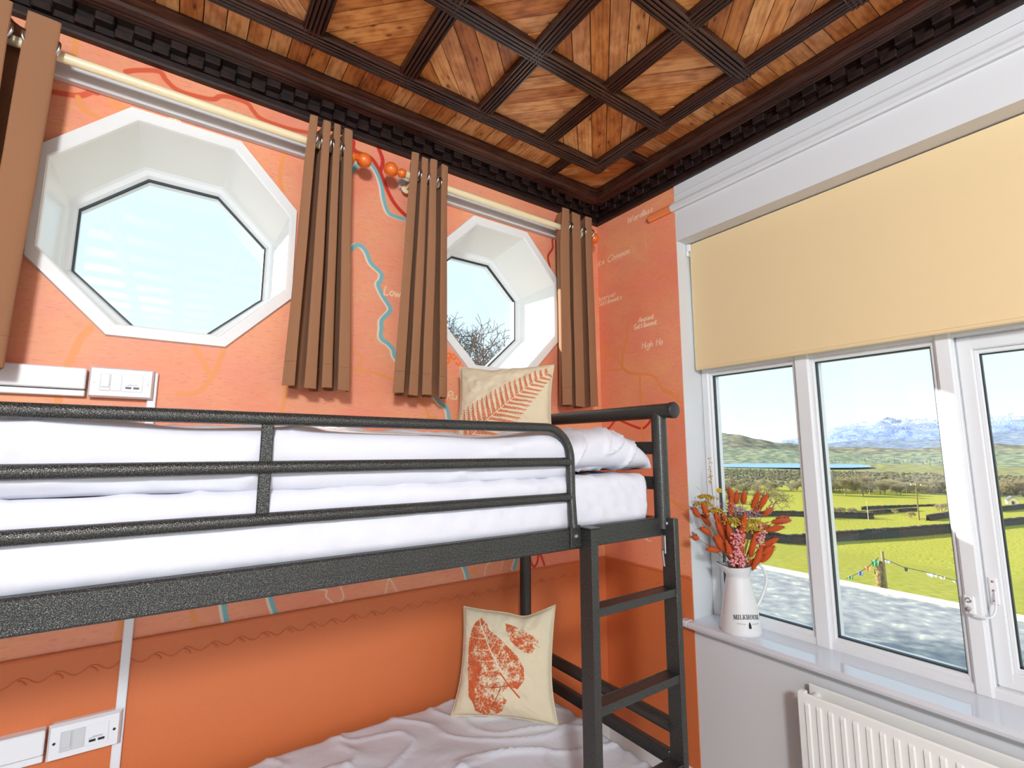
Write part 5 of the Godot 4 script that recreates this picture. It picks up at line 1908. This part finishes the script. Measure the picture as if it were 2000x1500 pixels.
	var C := [
		["y", -0.116, 0.478, 0], ["y", -0.082, 0.453, 0.02], ["y", -0.028, 0.421, 0.05], ["y", -0.004, 0.413, 0.05], ["y", 0.036, 0.391, 0.06],
		["y", -0.101, 0.504, -0.02], ["y", 0.065, 0.413, 0.03], ["b", -0.054, 0.53, 0], ["l", -0.033, 0.467, 0.03], ["l", -0.004, 0.458, 0.03],
		["l", 0.021, 0.457, 0.02], ["l", 0.047, 0.44, 0.02], ["l", 0.085, 0.441, 0], ["p", -0.034, 0.351, 0.08], ["p", -0.028, 0.319, 0.08],
		["p", -0.044, 0.287, 0.08], ["p", 0.077, 0.377, 0.05], ["p", 0.064, 0.338, 0.06], ["p", -0.012, 0.365, 0.07], ["p", -0.008, 0.273, 0.07],
		["s", -0.078, 0.615, -0.02]
	]
	var looks := {"y": [yarrow, "flat mustard yellow yarrow head in the white jug", "mustard yarrow heads in the white jug"], "b": [bright, "bright yellow billy-button flower at the top of the bunch", ""], "l": [lilac, "pale lilac statice sprig in the white jug", "lilac statice sprigs in the white jug"], "p": [pink, "pink larkspur blossom sprig in the white jug", "pink larkspur sprigs in the white jug"], "s": [straw, "tall straw-coloured grass plume standing above the bunch", ""]}
	for q in C:
		var tip: Vector3 = JUG + JU * q[1] + Vector3.UP * q[2] + JV * q[3]
		var l: Array = looks[q[0]]
		var f := thing("dried_flower", l[1], "dried flower", tip, l[2])
		flower_stem(f, mouth, tip, Vector3.UP, stem_m)
		var b2 := MB.new()
		var count := 130 if q[0] == "y" else 18 if q[0] == "b" else 34
		for m in count:
			var r := Vector3(rng.randfn(), rng.randfn(), rng.randfn())
			var p := Vector3.ZERO
			var sz := 0.0035
			match q[0]:
				"y":
					p = Vector3(r.x * 0.016, absf(r.y) * 0.008 - r.length_squared() * 0.0016, r.z * 0.016)
				"b":
					p = r.normalized() * 0.008
					sz = 0.0042
				"l":
					p = Vector3(r.x * 0.011, r.y * 0.009, r.z * 0.011)
					sz = 0.003
				"p":
					p = Vector3(r.x * 0.008, rng.randf_range(-0.026, 0.026), r.z * 0.008)
					sz = 0.0046
				"s":
					p = Vector3(r.x * 0.0035, rng.randf_range(-0.06, 0.05), r.z * 0.0035)
					sz = 0.0024
			b2.ball(p, Vector3(sz, sz * 0.8, sz) * rng.randf_range(0.8, 1.3), 6)
		put("flower_head", b2, l[0], f)
	# loose blades of dry grass that lean out to the left
	for q in [[-0.145, 0.545, -0.10, 0.60, -0.13], [-0.16, 0.38, -0.07, 0.46, -0.13], [-0.125, 0.40, -0.05, 0.43, -0.16]]:
		var tip: Vector3 = JUG + JU * q[0] + Vector3.UP * q[1]
		var f := thing("dried_grass", "thin dry grass blade leaning from the white jug against the window frame", "dried grass", tip, "thin dry grass blades in the white jug")
		var b2 := MB.new()
		var mid: Vector3 = JUG + JU * q[2] + Vector3.UP * (q[3] * 0.86)
		var pts := []
		var rad := []
		for m in 14:
			var s := m / 13.0
			pts.append(mouth.lerp(mid, s).lerp(mid.lerp(tip, s), s) - tip)
			rad.append(lerpf(0.0014, 0.0007, s))
		b2.tube(pts, rad, 5)
		put("blade", b2, straw, f)


func flower_stem(f: Node3D, mouth: Vector3, tip: Vector3, d: Vector3, m: Material) -> void:
	var b := MB.new()
	var pts := []
	var foot := mouth + (tip - mouth) * Vector3(0.12, 0, 0.12) - Vector3(0, 0.13, 0)
	var c1 := mouth + (tip - mouth) * Vector3(0.22, 0.1, 0.22)
	var c2 := tip - d * tip.distance_to(mouth) * 0.45
	for k in 12:
		var s := k / 11.0
		pts.append(c1.bezier_interpolate(c1.lerp(c2, 0.4), c2, tip, s) - tip)
	pts.push_front(foot - tip)
	b.tube(pts, 0.0011, 5)
	put("stem", b, m, f)


# ---------------------------------------------------------------- outdoors: yard, fields, walls, trees, lake and fells (heights below the eye)
const YARD := -2.8

func land(x: float, z: float) -> float:
	var y := lerpf(-4.2, -12.4, clampf((x - 17.8) / 50.0, 0.0, 1.0))
	y -= 0.1 * smoothstep(68.0, 160.0, x)
	# the lake lies in a shallow basin
	y -= 1.6 * smoothstep(325.0, 360.0, x) * (1.0 - smoothstep(500.0, 560.0, x - z * 0.25))
	return E + y

func bare_tree(sd: int, h: float, spread: float, twig: float, levels: int, fork: int, bole := 0.34) -> ArrayMesh:
	var r := RandomNumberGenerator.new()
	r.seed = sd
	var b := MB.new()
	var todo := [[Vector3.ZERO, Vector3(r.randf_range(-0.08, 0.08), 1, r.randf_range(-0.08, 0.08)).normalized(), h * bole, h * 0.026, 0]]
	while todo.size():
		var q: Array = todo.pop_back()
		var p: Vector3 = q[0]
		var d: Vector3 = q[1]
		var ln: float = q[2]
		var rad: float = q[3]
		var lv: int = q[4]
		var pts := [p]
		var rads := [maxf(rad, twig)]
		var segs := 3 if lv < 3 else 2
		for k in segs:
			d = (d + Vector3(r.randfn(), r.randfn() * 0.6 + 0.10, r.randfn()) * (0.10 + 0.03 * lv)).normalized()
			p += d * ln / segs
			pts.append(p)
			rads.append(maxf(rad * lerpf(1.0, 0.62, float(k + 1) / segs), twig))
		b.tube(pts, rads, 6 if lv < 2 else 3, false)
		if lv >= levels:
			continue
		var cnt := fork + (1 if lv == 0 else 0)
		for k in cnt:
			var a := TAU * (k + r.randf() * 0.7) / cnt
			var side := d.cross(Vector3(cos(a), 0.3, sin(a))).normalized()
			var nd := (d * r.randf_range(0.55, 0.95) + side * spread * r.randf_range(0.6, 1.1) + Vector3.UP * 0.12).normalized()
			var from: Vector3 = pts[pts.size() - 1] if k > 0 or lv == 0 else pts[1]
			todo.append([from, nd, ln * r.randf_range(0.62, 0.82), rad * 0.58, lv + 1])
	return b.mesh()

func conifer_mesh(sd: int) -> ArrayMesh:
	var r := RandomNumberGenerator.new()
	r.seed = sd
	var b := MB.new()
	b.tube([Vector3.ZERO, Vector3(0, 3, 0)], [0.2, 0.15], 6, false)
	for k in 9:
		var y := 1.0 + k * 0.95
		var rr := 2.3 * (1.0 - k / 9.6)
		var P := [PackedVector3Array(), PackedVector3Array()]
		for m in 11:
			var a := TAU * m / 11.0
			P[0].append(Vector3(0.05 * cos(a), y + 1.7, 0.05 * sin(a)))
			P[1].append(Vector3(rr * cos(a), y + r.randf_range(-0.35, 0.2), rr * sin(a)) * Vector3(r.randf_range(0.75, 1.15), 1, r.randf_range(0.75, 1.15)))
		b.grid(P, true, Vector3.ZERO)
	return b.mesh()

func ridge(called: String, label: String, dist: float, foot: float, az: Array, m: Material, rough: float, base: float, rough_freq: float) -> void:
	var b := MB.new()
	var f := noise(rough_freq, int(dist), 4)
	var P := []
	var U := []
	var cols := 180
	var rowsn := 34
	for i in rowsn + 1:
		var t := float(i) / rowsn
		var d := lerpf(foot, dist * 1.12, t)
		var row := PackedVector3Array()
		var ur := []
		for j in cols + 1:
			var a := deg_to_rad(lerpf(-12.0, 50.0, float(j) / cols))
			var deg := rad_to_deg(a)
			var el: float = az[0][1]
			for k in az.size() - 1:
				if deg >= az[k][0] and deg <= az[k + 1][0]:
					el = lerpf(az[k][1], az[k + 1][1], smoothstep(0.0, 1.0, (deg - az[k][0]) / (az[k + 1][0] - az[k][0])))
				elif deg > az[k + 1][0]:
					el = az[k + 1][1]
			var top := E + el * dist
			var up := (d - foot) / (dist - foot)
			var y := lerpf(base, top, pow(clampf(up, 0.0, 1.0), 1.25)) - maxf(0.0, up - 1.0) * (top - base) * 1.5
			y += f.get_noise_2d(cos(a) * d, sin(a) * d) * rough * smoothstep(0.0, 0.4, up)
			row.append(Vector3(cos(a) * d, y, -sin(a) * d))
			ur.append(Vector2(float(j) / cols * 6.0, 1.0 - (y - base) / maxf(1.0, dist * 0.06)))
		P.append(row)
		U.append(ur)
	b.grid(P, false, Vector3.UP, 1.0, 1.0, U)
	struct(put(called, b, m), label, "hill")

func dry_wall(label: String, pts: Array, h: float, group := "") -> void:
	# coping stones jut up unevenly along a rough-faced run of field stones
	var path := []
	for i in pts.size() - 1:
		var a := Vector2(pts[i][0], pts[i][1])
		var c := Vector2(pts[i + 1][0], pts[i + 1][1])
		var n := maxi(2, int(a.distance_to(c) / 0.45))
		for k in n:
			path.append(a.lerp(c, float(k) / n))
	path.append(Vector2(pts[-1][0], pts[-1][1]))
	var at := Vector3(path[0].x, land(path[0].x, path[0].y), path[0].y)
	var o := tag(Node3D.new(), label, "stone wall", group)
	o.name = numbered("dry_stone_wall", self)
	o.position = at
	add_child(o, true)
	var b := MB.new()
	var cop := MB.new()
	for side in [-1.0, 1.0]:
		var P := []
		for r in 7:
			var row := PackedVector3Array()
			for k in path.size():
				var d: Vector2 = (path[mini(k + 1, path.size() - 1)] - path[maxi(k - 1, 0)]).normalized()
				var nn: Vector2 = Vector2(-d.y, d.x) * side * (lerpf(0.32, 0.2, r / 6.0) + rng.randf_range(-0.05, 0.05))
				var p: Vector2 = path[k] + nn + d * rng.randf_range(-0.1, 0.1)
				row.append(Vector3(p.x, land(path[k].x, path[k].y) - 0.15 + (h - 0.1) * r / 6.0 + rng.randf_range(-0.06, 0.06), p.y) - at)
			P.append(row)
		var dd: Vector2 = (path[-1] - path[0]).normalized()
		b.grid(P, false, Vector3(-dd.y, 0.1, dd.x) * side)
	for k in path.size():
		var p: Vector2 = path[k]
		var s := rng.randf_range(0.8, 1.25)
		cop.box(Vector3(p.x, land(p.x, p.y) + h - 0.22 + 0.12 * s, p.y) - at, Vector3(0.42, 0.34 * s, 0.46), 0.06, Basis(Vector3.UP, rng.randf() * 3.0))
	put("stone_face", b, M.stone, o)
	var c := put("coping_stones", cop, M.stone, o)
	c.set_meta("kind", "stuff")

func build_outside() -> void:
	# materials
	M.grass = mat(Color.WHITE, 0.95)
	M.grass.albedo_texture = noise_tex(noise(0.02, 501, 5), 1024, ramp([rgb(126, 130, 44), rgb(148, 148, 60), rgb(168, 158, 80)], [0.2, 0.5, 0.8]))
	M.grass.metallic_specular = 0.1
	tiled(M.grass, 0.11)
	M.grass.detail_enabled = true
	M.grass.detail_blend_mode = BaseMaterial3D.BLEND_MODE_MUL
	M.yard = mat(Color.WHITE, 0.8)
	M.yard.albedo_texture = noise_tex(noise(0.012, 511, 5), 1024, ramp([rgb(118, 122, 130), rgb(136, 140, 144), rgb(150, 153, 152), rgb(190, 188, 178)], [0.25, 0.5, 0.72, 0.88]))
	M.yard.metallic_specular = 0.2
	tiled(M.yard, 0.16)
	M.kerb = mat(rgb(214, 206, 184), 0.9)
	M.stone = mat(Color.WHITE, 0.95)
	M.stone.albedo_texture = noise_tex(noise(0.05, 521, 3, FastNoiseLite.TYPE_CELLULAR), 512, ramp([rgb(34, 36, 35), rgb(66, 69, 66), rgb(110, 110, 102)], [0.2, 0.5, 0.85]))
	tiled(M.stone, 0.35)
	M.bark = mat(rgb(148, 136, 102), 0.95)
	M.bark_olive = mat(rgb(160, 150, 106), 0.95)
	M.bark_grey = mat(rgb(150, 145, 120), 0.95)
	M.needle = mat(rgb(84, 102, 82), 0.95)
	M.timber = mat(rgb(158, 142, 92), 0.9)
	M.timber.albedo_texture = noise_tex(noise(0.03, 531, 3), 256, ramp([rgb(140, 130, 110), rgb(255, 250, 235)], [0.3, 0.7]))
	tiled(M.timber, 1.5)
	M.water = mat(rgb(104, 150, 222), 0.25)
	M.water.metallic_specular = 0.15
	# yard and kerb
	var b := MB.new()
	b.slab(Vector3(-60, YARD - 1.0, -90), Vector3(17.6, YARD, 60))
	struct(put("yard", b, M.yard), "grey gravelled yard below the wide window", "yard")
	b = MB.new()
	b.slab(Vector3(17.55, YARD - 0.6, -90), Vector3(18.0, YARD + 0.06, 60), 0.03)
	struct(put("kerb", b, M.kerb), "pale kerb between the yard and the field", "kerb")
	# fields down to the lake
	b = MB.new()
	var P := []
	var xs := [17.8]
	while xs[-1] < 1500.0:
		xs.append(xs[-1] * 1.07 + 0.6)
	var f := noise(0.02, 541, 3)
	for x in xs:
		var row := PackedVector3Array()
		for j in 121:
			var z: float = lerpf(-1.5, 0.5, j / 120.0) * (x + 60.0)
			row.append(Vector3(x, land(x, z) + f.get_noise_2d(x, z) * 0.5 * smoothstep(20.0, 60.0, x), z))
		P.append(row)
	var split := 0
	while xs[split] < 176.0:
		split += 1
	b.grid(P.slice(0, split + 1), false, Vector3.UP)
	struct(put("field", b, M.grass), "sunlit green pasture sloping down from the yard", "field")
	b = MB.new()
	b.grid(P.slice(split), false, Vector3.UP)
	var floor_m := mat(Color.WHITE, 0.98)
	floor_m.metallic_specular = 0.05
	floor_m.albedo_texture = noise_tex(noise(0.012, 545, 4), 1024, ramp([rgb(112, 108, 84), rgb(128, 124, 96), rgb(138, 136, 100), rgb(136, 148, 74)], [0.3, 0.48, 0.6, 0.68]))
	tiled(floor_m, 0.008)
	struct(put("field", b, floor_m), "brown valley floor of rough grass and scrub before the lake", "field")
	# lake
	b = MB.new()
	var shore := []
	for q in [[335, -222], [348, -190], [372, -165], [400, -149], [428, -146], [466, -160], [505, -182], [484, -216], [440, -250], [380, -262]]:
		shore.append(Vector3(q[0], E - 12.85, q[1]))
	b.poly(shore, Vector3.UP)
	struct(put("lake", b, M.water), "narrow blue lake in the valley beyond the trees", "lake")
	# hills and fells
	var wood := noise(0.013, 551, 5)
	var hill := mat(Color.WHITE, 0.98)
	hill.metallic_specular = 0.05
	hill.albedo_texture = noise_tex(wood, 1024, ramp([rgb(92, 104, 98), rgb(110, 120, 108), rgb(122, 130, 114), rgb(136, 150, 106), rgb(144, 142, 126)], [0.3, 0.44, 0.52, 0.62, 0.74]))  # distance haze mixed into these greyed woodland greens
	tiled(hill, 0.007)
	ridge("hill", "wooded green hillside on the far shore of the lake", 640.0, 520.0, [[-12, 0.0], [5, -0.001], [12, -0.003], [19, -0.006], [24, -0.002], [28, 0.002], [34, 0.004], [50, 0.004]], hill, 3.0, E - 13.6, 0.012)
	var brown := mat(Color.WHITE, 0.98)
	brown.metallic_specular = 0.05
	brown.albedo_texture = noise_tex(noise(0.012, 552, 5), 1024, ramp([rgb(90, 92, 92), rgb(112, 110, 100), rgb(124, 130, 100), rgb(140, 134, 116)], [0.3, 0.48, 0.6, 0.76]))
	tiled(brown, 0.005)
	ridge("hill", "brown moorland hill at the left of the valley", 1000.0, 660.0, [[-12, 0.004], [8, 0.006], [16, 0.004], [21, 0.003], [24, 0.0075], [26, 0.0127], [28.3, 0.0186], [30.2, 0.0264], [32.7, 0.0289], [40, 0.031], [50, 0.03]], brown, 7.0, E - 13.0, 0.008)
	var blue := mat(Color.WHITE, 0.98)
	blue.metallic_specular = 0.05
	blue.albedo_texture = noise_tex(noise(0.014, 553, 5), 1024, ramp([rgb(96, 112, 142), rgb(114, 128, 152), rgb(130, 142, 158), rgb(144, 152, 150)], [0.3, 0.48, 0.62, 0.78]))  # the blue tint is distance haze put into the ridge colour
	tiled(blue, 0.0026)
	ridge("hill", "long ridge below the snowy fells, tinted blue-grey for haze", 2300.0, 1200.0, [[-12, 0.024], [4, 0.026], [8.6, 0.0258], [10.1, 0.0236], [13.3, 0.0165], [18.7, 0.0145], [23.3, 0.0085], [28, 0.008], [50, 0.012]], blue, 12.0, E - 8.0, 0.004)
	# the fells: distance haze painted blue-grey into rock and heather, snow on high ground
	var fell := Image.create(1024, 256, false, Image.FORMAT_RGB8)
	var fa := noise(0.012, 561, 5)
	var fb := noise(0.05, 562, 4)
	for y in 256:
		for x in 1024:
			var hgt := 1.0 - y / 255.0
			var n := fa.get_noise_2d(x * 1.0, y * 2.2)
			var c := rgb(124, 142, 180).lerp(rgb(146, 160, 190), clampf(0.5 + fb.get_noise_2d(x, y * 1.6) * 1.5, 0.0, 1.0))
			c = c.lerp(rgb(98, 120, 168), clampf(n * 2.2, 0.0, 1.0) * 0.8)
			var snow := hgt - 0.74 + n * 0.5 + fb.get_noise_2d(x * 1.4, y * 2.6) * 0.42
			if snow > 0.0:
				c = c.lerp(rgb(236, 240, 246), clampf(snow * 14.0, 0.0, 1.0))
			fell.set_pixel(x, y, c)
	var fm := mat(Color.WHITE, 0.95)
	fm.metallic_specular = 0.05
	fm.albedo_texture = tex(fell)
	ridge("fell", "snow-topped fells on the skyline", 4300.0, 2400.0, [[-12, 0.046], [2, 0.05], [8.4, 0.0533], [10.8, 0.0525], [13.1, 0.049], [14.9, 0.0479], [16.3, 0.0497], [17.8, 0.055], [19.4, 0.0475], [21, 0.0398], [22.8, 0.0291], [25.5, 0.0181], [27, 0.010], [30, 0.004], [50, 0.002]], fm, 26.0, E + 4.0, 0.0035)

	# dry stone walls
	dry_wall("long dark dry stone wall crossing the pasture below the yard", [[57, -37.2], [63.2, -34.9], [69.3, -32.7], [77.4, -30.4], [86.7, -27.4], [97.3, -24.2], [106.6, -21.8], [117.4, -19.4], [128, -16]], 1.22)
	dry_wall("low dry stone wall under the lone bare tree", [[84, -53], [89.5, -50.1], [95.6, -47.6], [98.5, -43.6], [102.0, -40.6], [106.2, -36.8]], 1.0)
	dry_wall("short dry stone wall beside the power line pole", [[110.4, -30.0], [116.6, -29.3], [124.9, -28.7], [132, -28.4]], 1.0)
	dry_wall("dry stone wall climbing the middle field behind the hawthorns", [[110.0, -40.4], [112.0, -39.8], [118.6, -38.8], [126.7, -36.1]], 0.55)
	dry_wall("farthest dry stone wall before the wood", [[120.6, -43.5], [125.8, -42.0], [134.4, -38.3], [144, -34.4]], 0.5)
	dry_wall("dry stone wall in front of the stone barn", [[136, -26.4], [141.7, -25.0], [147.2, -24.2], [156, -22]], 1.1)

	# trees: each of the near ones for itself
	var lone := thing("bare_tree", "lone bare spreading tree behind the low stone wall", "tree", Vector3(96.2, land(95.4, -48.6) - 0.1, -50.0))
	put("branches", bare_tree(12, 10.5, 1.0, 0.022, 6, 3, 0.2), M.bark, lone)
	var big := thing("bare_tree", "tall bare tree close outside the smaller octagonal window", "tree", Vector3(5.7, YARD, -14.2))
	put("branches", bare_tree(24, 8.9, 0.75, 0.008, 7, 4, 0.3), mat(rgb(84, 74, 68), 0.9), big)
	var tips := thing("bare_tree", "bare tree whose top twigs show at the left of the big octagonal window", "tree", Vector3(-2.3, YARD, -16.0))
	put("branches", bare_tree(31, 6.6, 0.7, 0.006, 6, 3), mat(rgb(98, 88, 84), 0.9), tips)
	copy_of(tips, "bare tree whose top twigs show at the right of the big octagonal window", Vector3(2.0, YARD - 0.2, -15.4), 2.1, 1.0)

	var shrub := thing("hawthorn_bush", "round bare hawthorn bush in the middle field", "bush", Vector3(104.7, land(104.7, -41) - 0.1, -41.6), "bare hawthorn bushes in the middle field")
	put("branches", bare_tree(41, 4.6, 1.15, 0.015, 5, 4, 0.16), M.bark_olive, shrub)
	for q in [[103.4, -42.6, 1.0, 1.0], [106.4, -40.0, 2.2, 0.95], [107.4, -38.4, 4.0, 0.75], [101.6, -44.0, 5.0, 0.8], [128.0, -32.5, 0.4, 1.0], [130.5, -31.0, 3.0, 1.1], [112.4, -32.8, 2.0, 0.7], [119.0, -37.5, 1.5, 0.5], [116.5, -36.5, 0.3, 0.45]]:
		copy_of(shrub, "round bare hawthorn bush in the middle field", Vector3(q[0], land(q[0], q[1]) - 0.1, q[1]), q[2], q[3])
	# the wood along the far edge of the pasture
	var protos := []
	for k in 3:
		var t := thing("woodland_tree", "bare woodland tree in the belt beyond the pasture", "tree", Vector3(150 + k * 3, E - 12.6, -62 + k * 3), "bare trees in the belt beyond the pasture")
		put("branches", bare_tree(61 + k * 7, 9.0, 0.95, 0.032, 5, 4, 0.22), [M.bark_grey, M.bark_olive, M.bark][k], t)
		protos.append(t)
	var r := RandomNumberGenerator.new()
	r.seed = 77
	for k in 110:
		var s := k / 109.0
		var x := lerpf(150.0, 205.0, s) + r.randf_range(-3.0, 14.0)
		var z := lerpf(-74.0, -22.0, s) + r.randf_range(-5.0, 4.0)
		copy_of(protos[k % 3], "bare woodland tree in the belt beyond the pasture", Vector3(x, land(x, z) - 0.2, z), r.randf() * TAU, r.randf_range(0.45, 0.72))
	for k in 40:
		var s := k / 39.0
		var x := lerpf(98.0, 150.0, s) + r.randf_range(-4.0, 14.0)
		var z := lerpf(-68.0, -84.0, s) + r.randf_range(-8.0, 5.0)
		copy_of(protos[k % 3], "bare woodland tree in the belt beyond the pasture", Vector3(x, land(x, z) - 0.2, z), r.randf() * TAU, r.randf_range(0.4, 0.65))
	# farther woods: too many and too small to count
	scatter("woodland", "bare woodland between the pasture and the lake", bare_tree(88, 8.0, 1.1, 0.06, 5, 4, 0.16), M.bark_grey, 2600, 188.0, 330.0, 5.0, 44.0, 0.22, 0.4, 5)
	scatter("conifer_wood", "dark evergreens along the lake shore", conifer_mesh(3), M.needle, 60, 235.0, 325.0, 20.0, 36.0, 0.2, 0.34, 6)
	scatter("hillside_wood", "woods on the hillside across the lake", conifer_mesh(4), mat(rgb(104, 114, 98), 0.95), 700, 540.0, 660.0, 2.0, 44.0, 0.18, 0.42, 7)

	# overhead line pole
	var pole := thing("utility_pole", "wooden overhead line pole with crossarm in the middle field", "pole", Vector3(110.6, land(110.6, -31.3), -31.3))
	b = MB.new()
	b.tube([Vector3.ZERO, Vector3(-0.15, 6.2, 0.1)], [0.13, 0.09], 10)
	put("pole_shaft", b, M.timber, pole)
	b = MB.new()
	b.box(Vector3(-0.15, 5.95, 0.1), Vector3(0.11, 0.14, 1.6), 0.01, Basis(Vector3.UP, 0.4))
	put("crossarm", b, M.timber, pole)
	for k in 3:
		b = MB.new()
		b.lathe([Vector2(0.0, 0.34), Vector2(0.05, 0.3), Vector2(0.08, 0.22), Vector2(0.05, 0.16), Vector2(0.08, 0.1), Vector2(0.03, 0.0)], Vector3(-0.15, 6.0, 0.1) + Basis(Vector3.UP, 0.4) * Vector3(0, 0, (k - 1) * 0.7), 10)
		put("insulator", b, M.plastic, pole)
	var stake := thing("fence_stake", "thin pale stake standing by the hawthorns", "stake", Vector3(101.8, land(101.8, -36.0), -36.0))
	b = MB.new()
	b.tube([Vector3.ZERO, Vector3(0.05, 3.4, 0)], [0.06, 0.045], 6)
	put("stake_shaft", b, mat(rgb(200, 190, 160), 0.9), stake)

	# stone barn
	var barn := thing("stone_barn", "small pale stone barn with slate roof by the far trees", "barn", Vector3(158.0, land(158, -26) - 0.1, -27.2))
	b = MB.new()
	var gab := PackedVector2Array([Vector2(-1.5, 0), Vector2(1.5, 0), Vector2(1.5, 2.0), Vector2(0, 3.2), Vector2(-1.5, 2.0)])
	b.extrude(gab, Vector3.ZERO, Vector3(0.3, 0, 0.95).normalized(), Vector3.UP, Vector3(4.2, 0, -1.3))
	put("walls", b, mat(rgb(206, 196, 164), 0.9), barn)
	b = MB.new()
	var A := Vector3(0.3, 0, 0.95).normalized()
	for s in [-1.0, 1.0]:
		var p0: Vector3 = A * 1.7 * s + Vector3(-0.1, 1.85, 0)
		var p1 := Vector3(-0.1, 3.3, 0)
		b.poly([p0, p1, p1 + Vector3(4.4, 0, -1.36), p0 + Vector3(4.4, 0, -1.36)], A * s + Vector3.UP)
		b.poly([p0 - Vector3(0, 0.14, 0), p1 - Vector3(0, 0.14, 0), p1, p0], Vector3(-1, 0, 0.3))
	put("roof", b, mat(rgb(96, 100, 112), 0.8), barn)
	b = MB.new()
	b.box(Vector3(-0.02, 0.8, 0), Vector3(0.08, 1.6, 0.7), 0.0, Basis(A.cross(Vector3.UP), Vector3.UP, A))
	put("barn_door", b, M.stone, barn)
	barn.scale = Vector3.ONE * 0.62

	# post with a string of prayer-flag bunting at the edge of the yard
	var post := thing("fence_post", "thick weathered wooden post at the edge of the yard", "post", Vector3(18.45, YARD - 0.1, -6.36))
	b = MB.new()
	b.tube([Vector3.ZERO, Vector3(0, 0.72, 0), Vector3(0.01, 0.86, 0)], [0.135, 0.13, 0.10], 16)
	put("post_body", b, M.timber, post)
	b = MB.new()
	b.tube([Vector3(0.0, 0.0, 0.13), Vector3(0.0, 1.16, 0.12)], [0.045, 0.04], 10)
	put("upright_stake", b, M.bark, post)
	var bunt := thing("bunting", "string of faded cloth flags tied to the wooden post in the yard", "bunting", Vector3(18.3, YARD, -6.3))
	b = MB.new()
	var ya := E - YARD
	var lp := [[-3.33, -6.3], [-3.62, -6.57], [-3.76, -6.72], [-3.92, -6.92], [-4.15, -7.26]]
	var rp := [[-3.33, -6.2], [-3.38, -6.01], [-3.49, -5.7], [-3.53, -5.16], [-3.56, -4.93], [-3.60, -4.71], [-3.66, -4.38]]
	for side in [lp, rp]:
		var pts := []
		for q in side:
			pts.append(Vector3(0, q[0] + ya, q[1] + 6.3))
		b.tube(pts, 0.011, 6)
	put("cord", b, mat(rgb(60, 70, 60), 0.9), bunt)
	var cols := [rgb(96, 158, 110), rgb(226, 132, 100), rgb(104, 124, 190), rgb(112, 168, 130), rgb(214, 212, 216), rgb(70, 80, 96), rgb(228, 226, 220), rgb(226, 224, 218), rgb(196, 202, 190)]
	var spots := [[-3.42, -6.40, 0.2, 0.2], [-3.66, -6.62, 0.15, 0.12], [-3.84, -6.83, 0.17, 0.12], [-4.04, -7.12, 0.15, 0.1], [-3.37, -6.05, 0.17, 0.08], [-3.50, -5.62, 0.07, 0.1], [-3.55, -5.02, 0.24, 0.09], [-3.58, -4.80, 0.14, 0.07], [-3.64, -4.5, 0.15, 0.06]]
	for k in spots.size():
		var q: Array = spots[k]
		b = MB.new()
		var Pf := []
		for i in 4:
			var row := PackedVector3Array()
			for j in 7:
				var v := i / 3.0
				var u := (j / 6.0 - 0.5) * (1.0 - v * 0.35)
				row.append(Vector3(0.03 * sin(j * 1.7 + k) * (0.3 + v), q[0] + ya - v * q[3], q[1] + 6.3 + u * q[2] * 1.1))
			Pf.append(row)
		b.grid(Pf, false, Vector3(-1, 0, 0))
		put("flag", b, mat(cols[k], 0.9), bunt)


func scatter(called: String, label: String, mesh: Mesh, m: Material, count: int, x0: float, x1: float, az0: float, az1: float, s0: float, s1: float, sd: int) -> void:
	var mm := MultiMesh.new()
	mm.transform_format = MultiMesh.TRANSFORM_3D
	mm.mesh = mesh
	mm.instance_count = count
	var r := RandomNumberGenerator.new()
	r.seed = sd
	for k in count:
		var d := sqrt(lerpf(x0 * x0, x1 * x1, r.randf()))
		var a := deg_to_rad(lerpf(az0, az1, r.randf()))
		var x := d * cos(a)
		var z := -d * sin(a)
		var s := r.randf_range(s0, s1)
		var y := land(x, z) - 0.3
		if x0 > 500.0:
			y = E - 13.2 + 6.0 * clampf((d - x0) / (x1 - x0), 0.0, 1.0)
		mm.set_instance_transform(k, Transform3D(Basis(Vector3.UP, r.randf() * TAU).scaled(Vector3.ONE * s), Vector3(x, y, z)))
	var o := MultiMeshInstance3D.new()
	o.name = called
	o.multimesh = mm
	o.material_override = m
	add_child(o, true)
	tag(o, label, "woodland")
	o.set_meta("kind", "stuff")
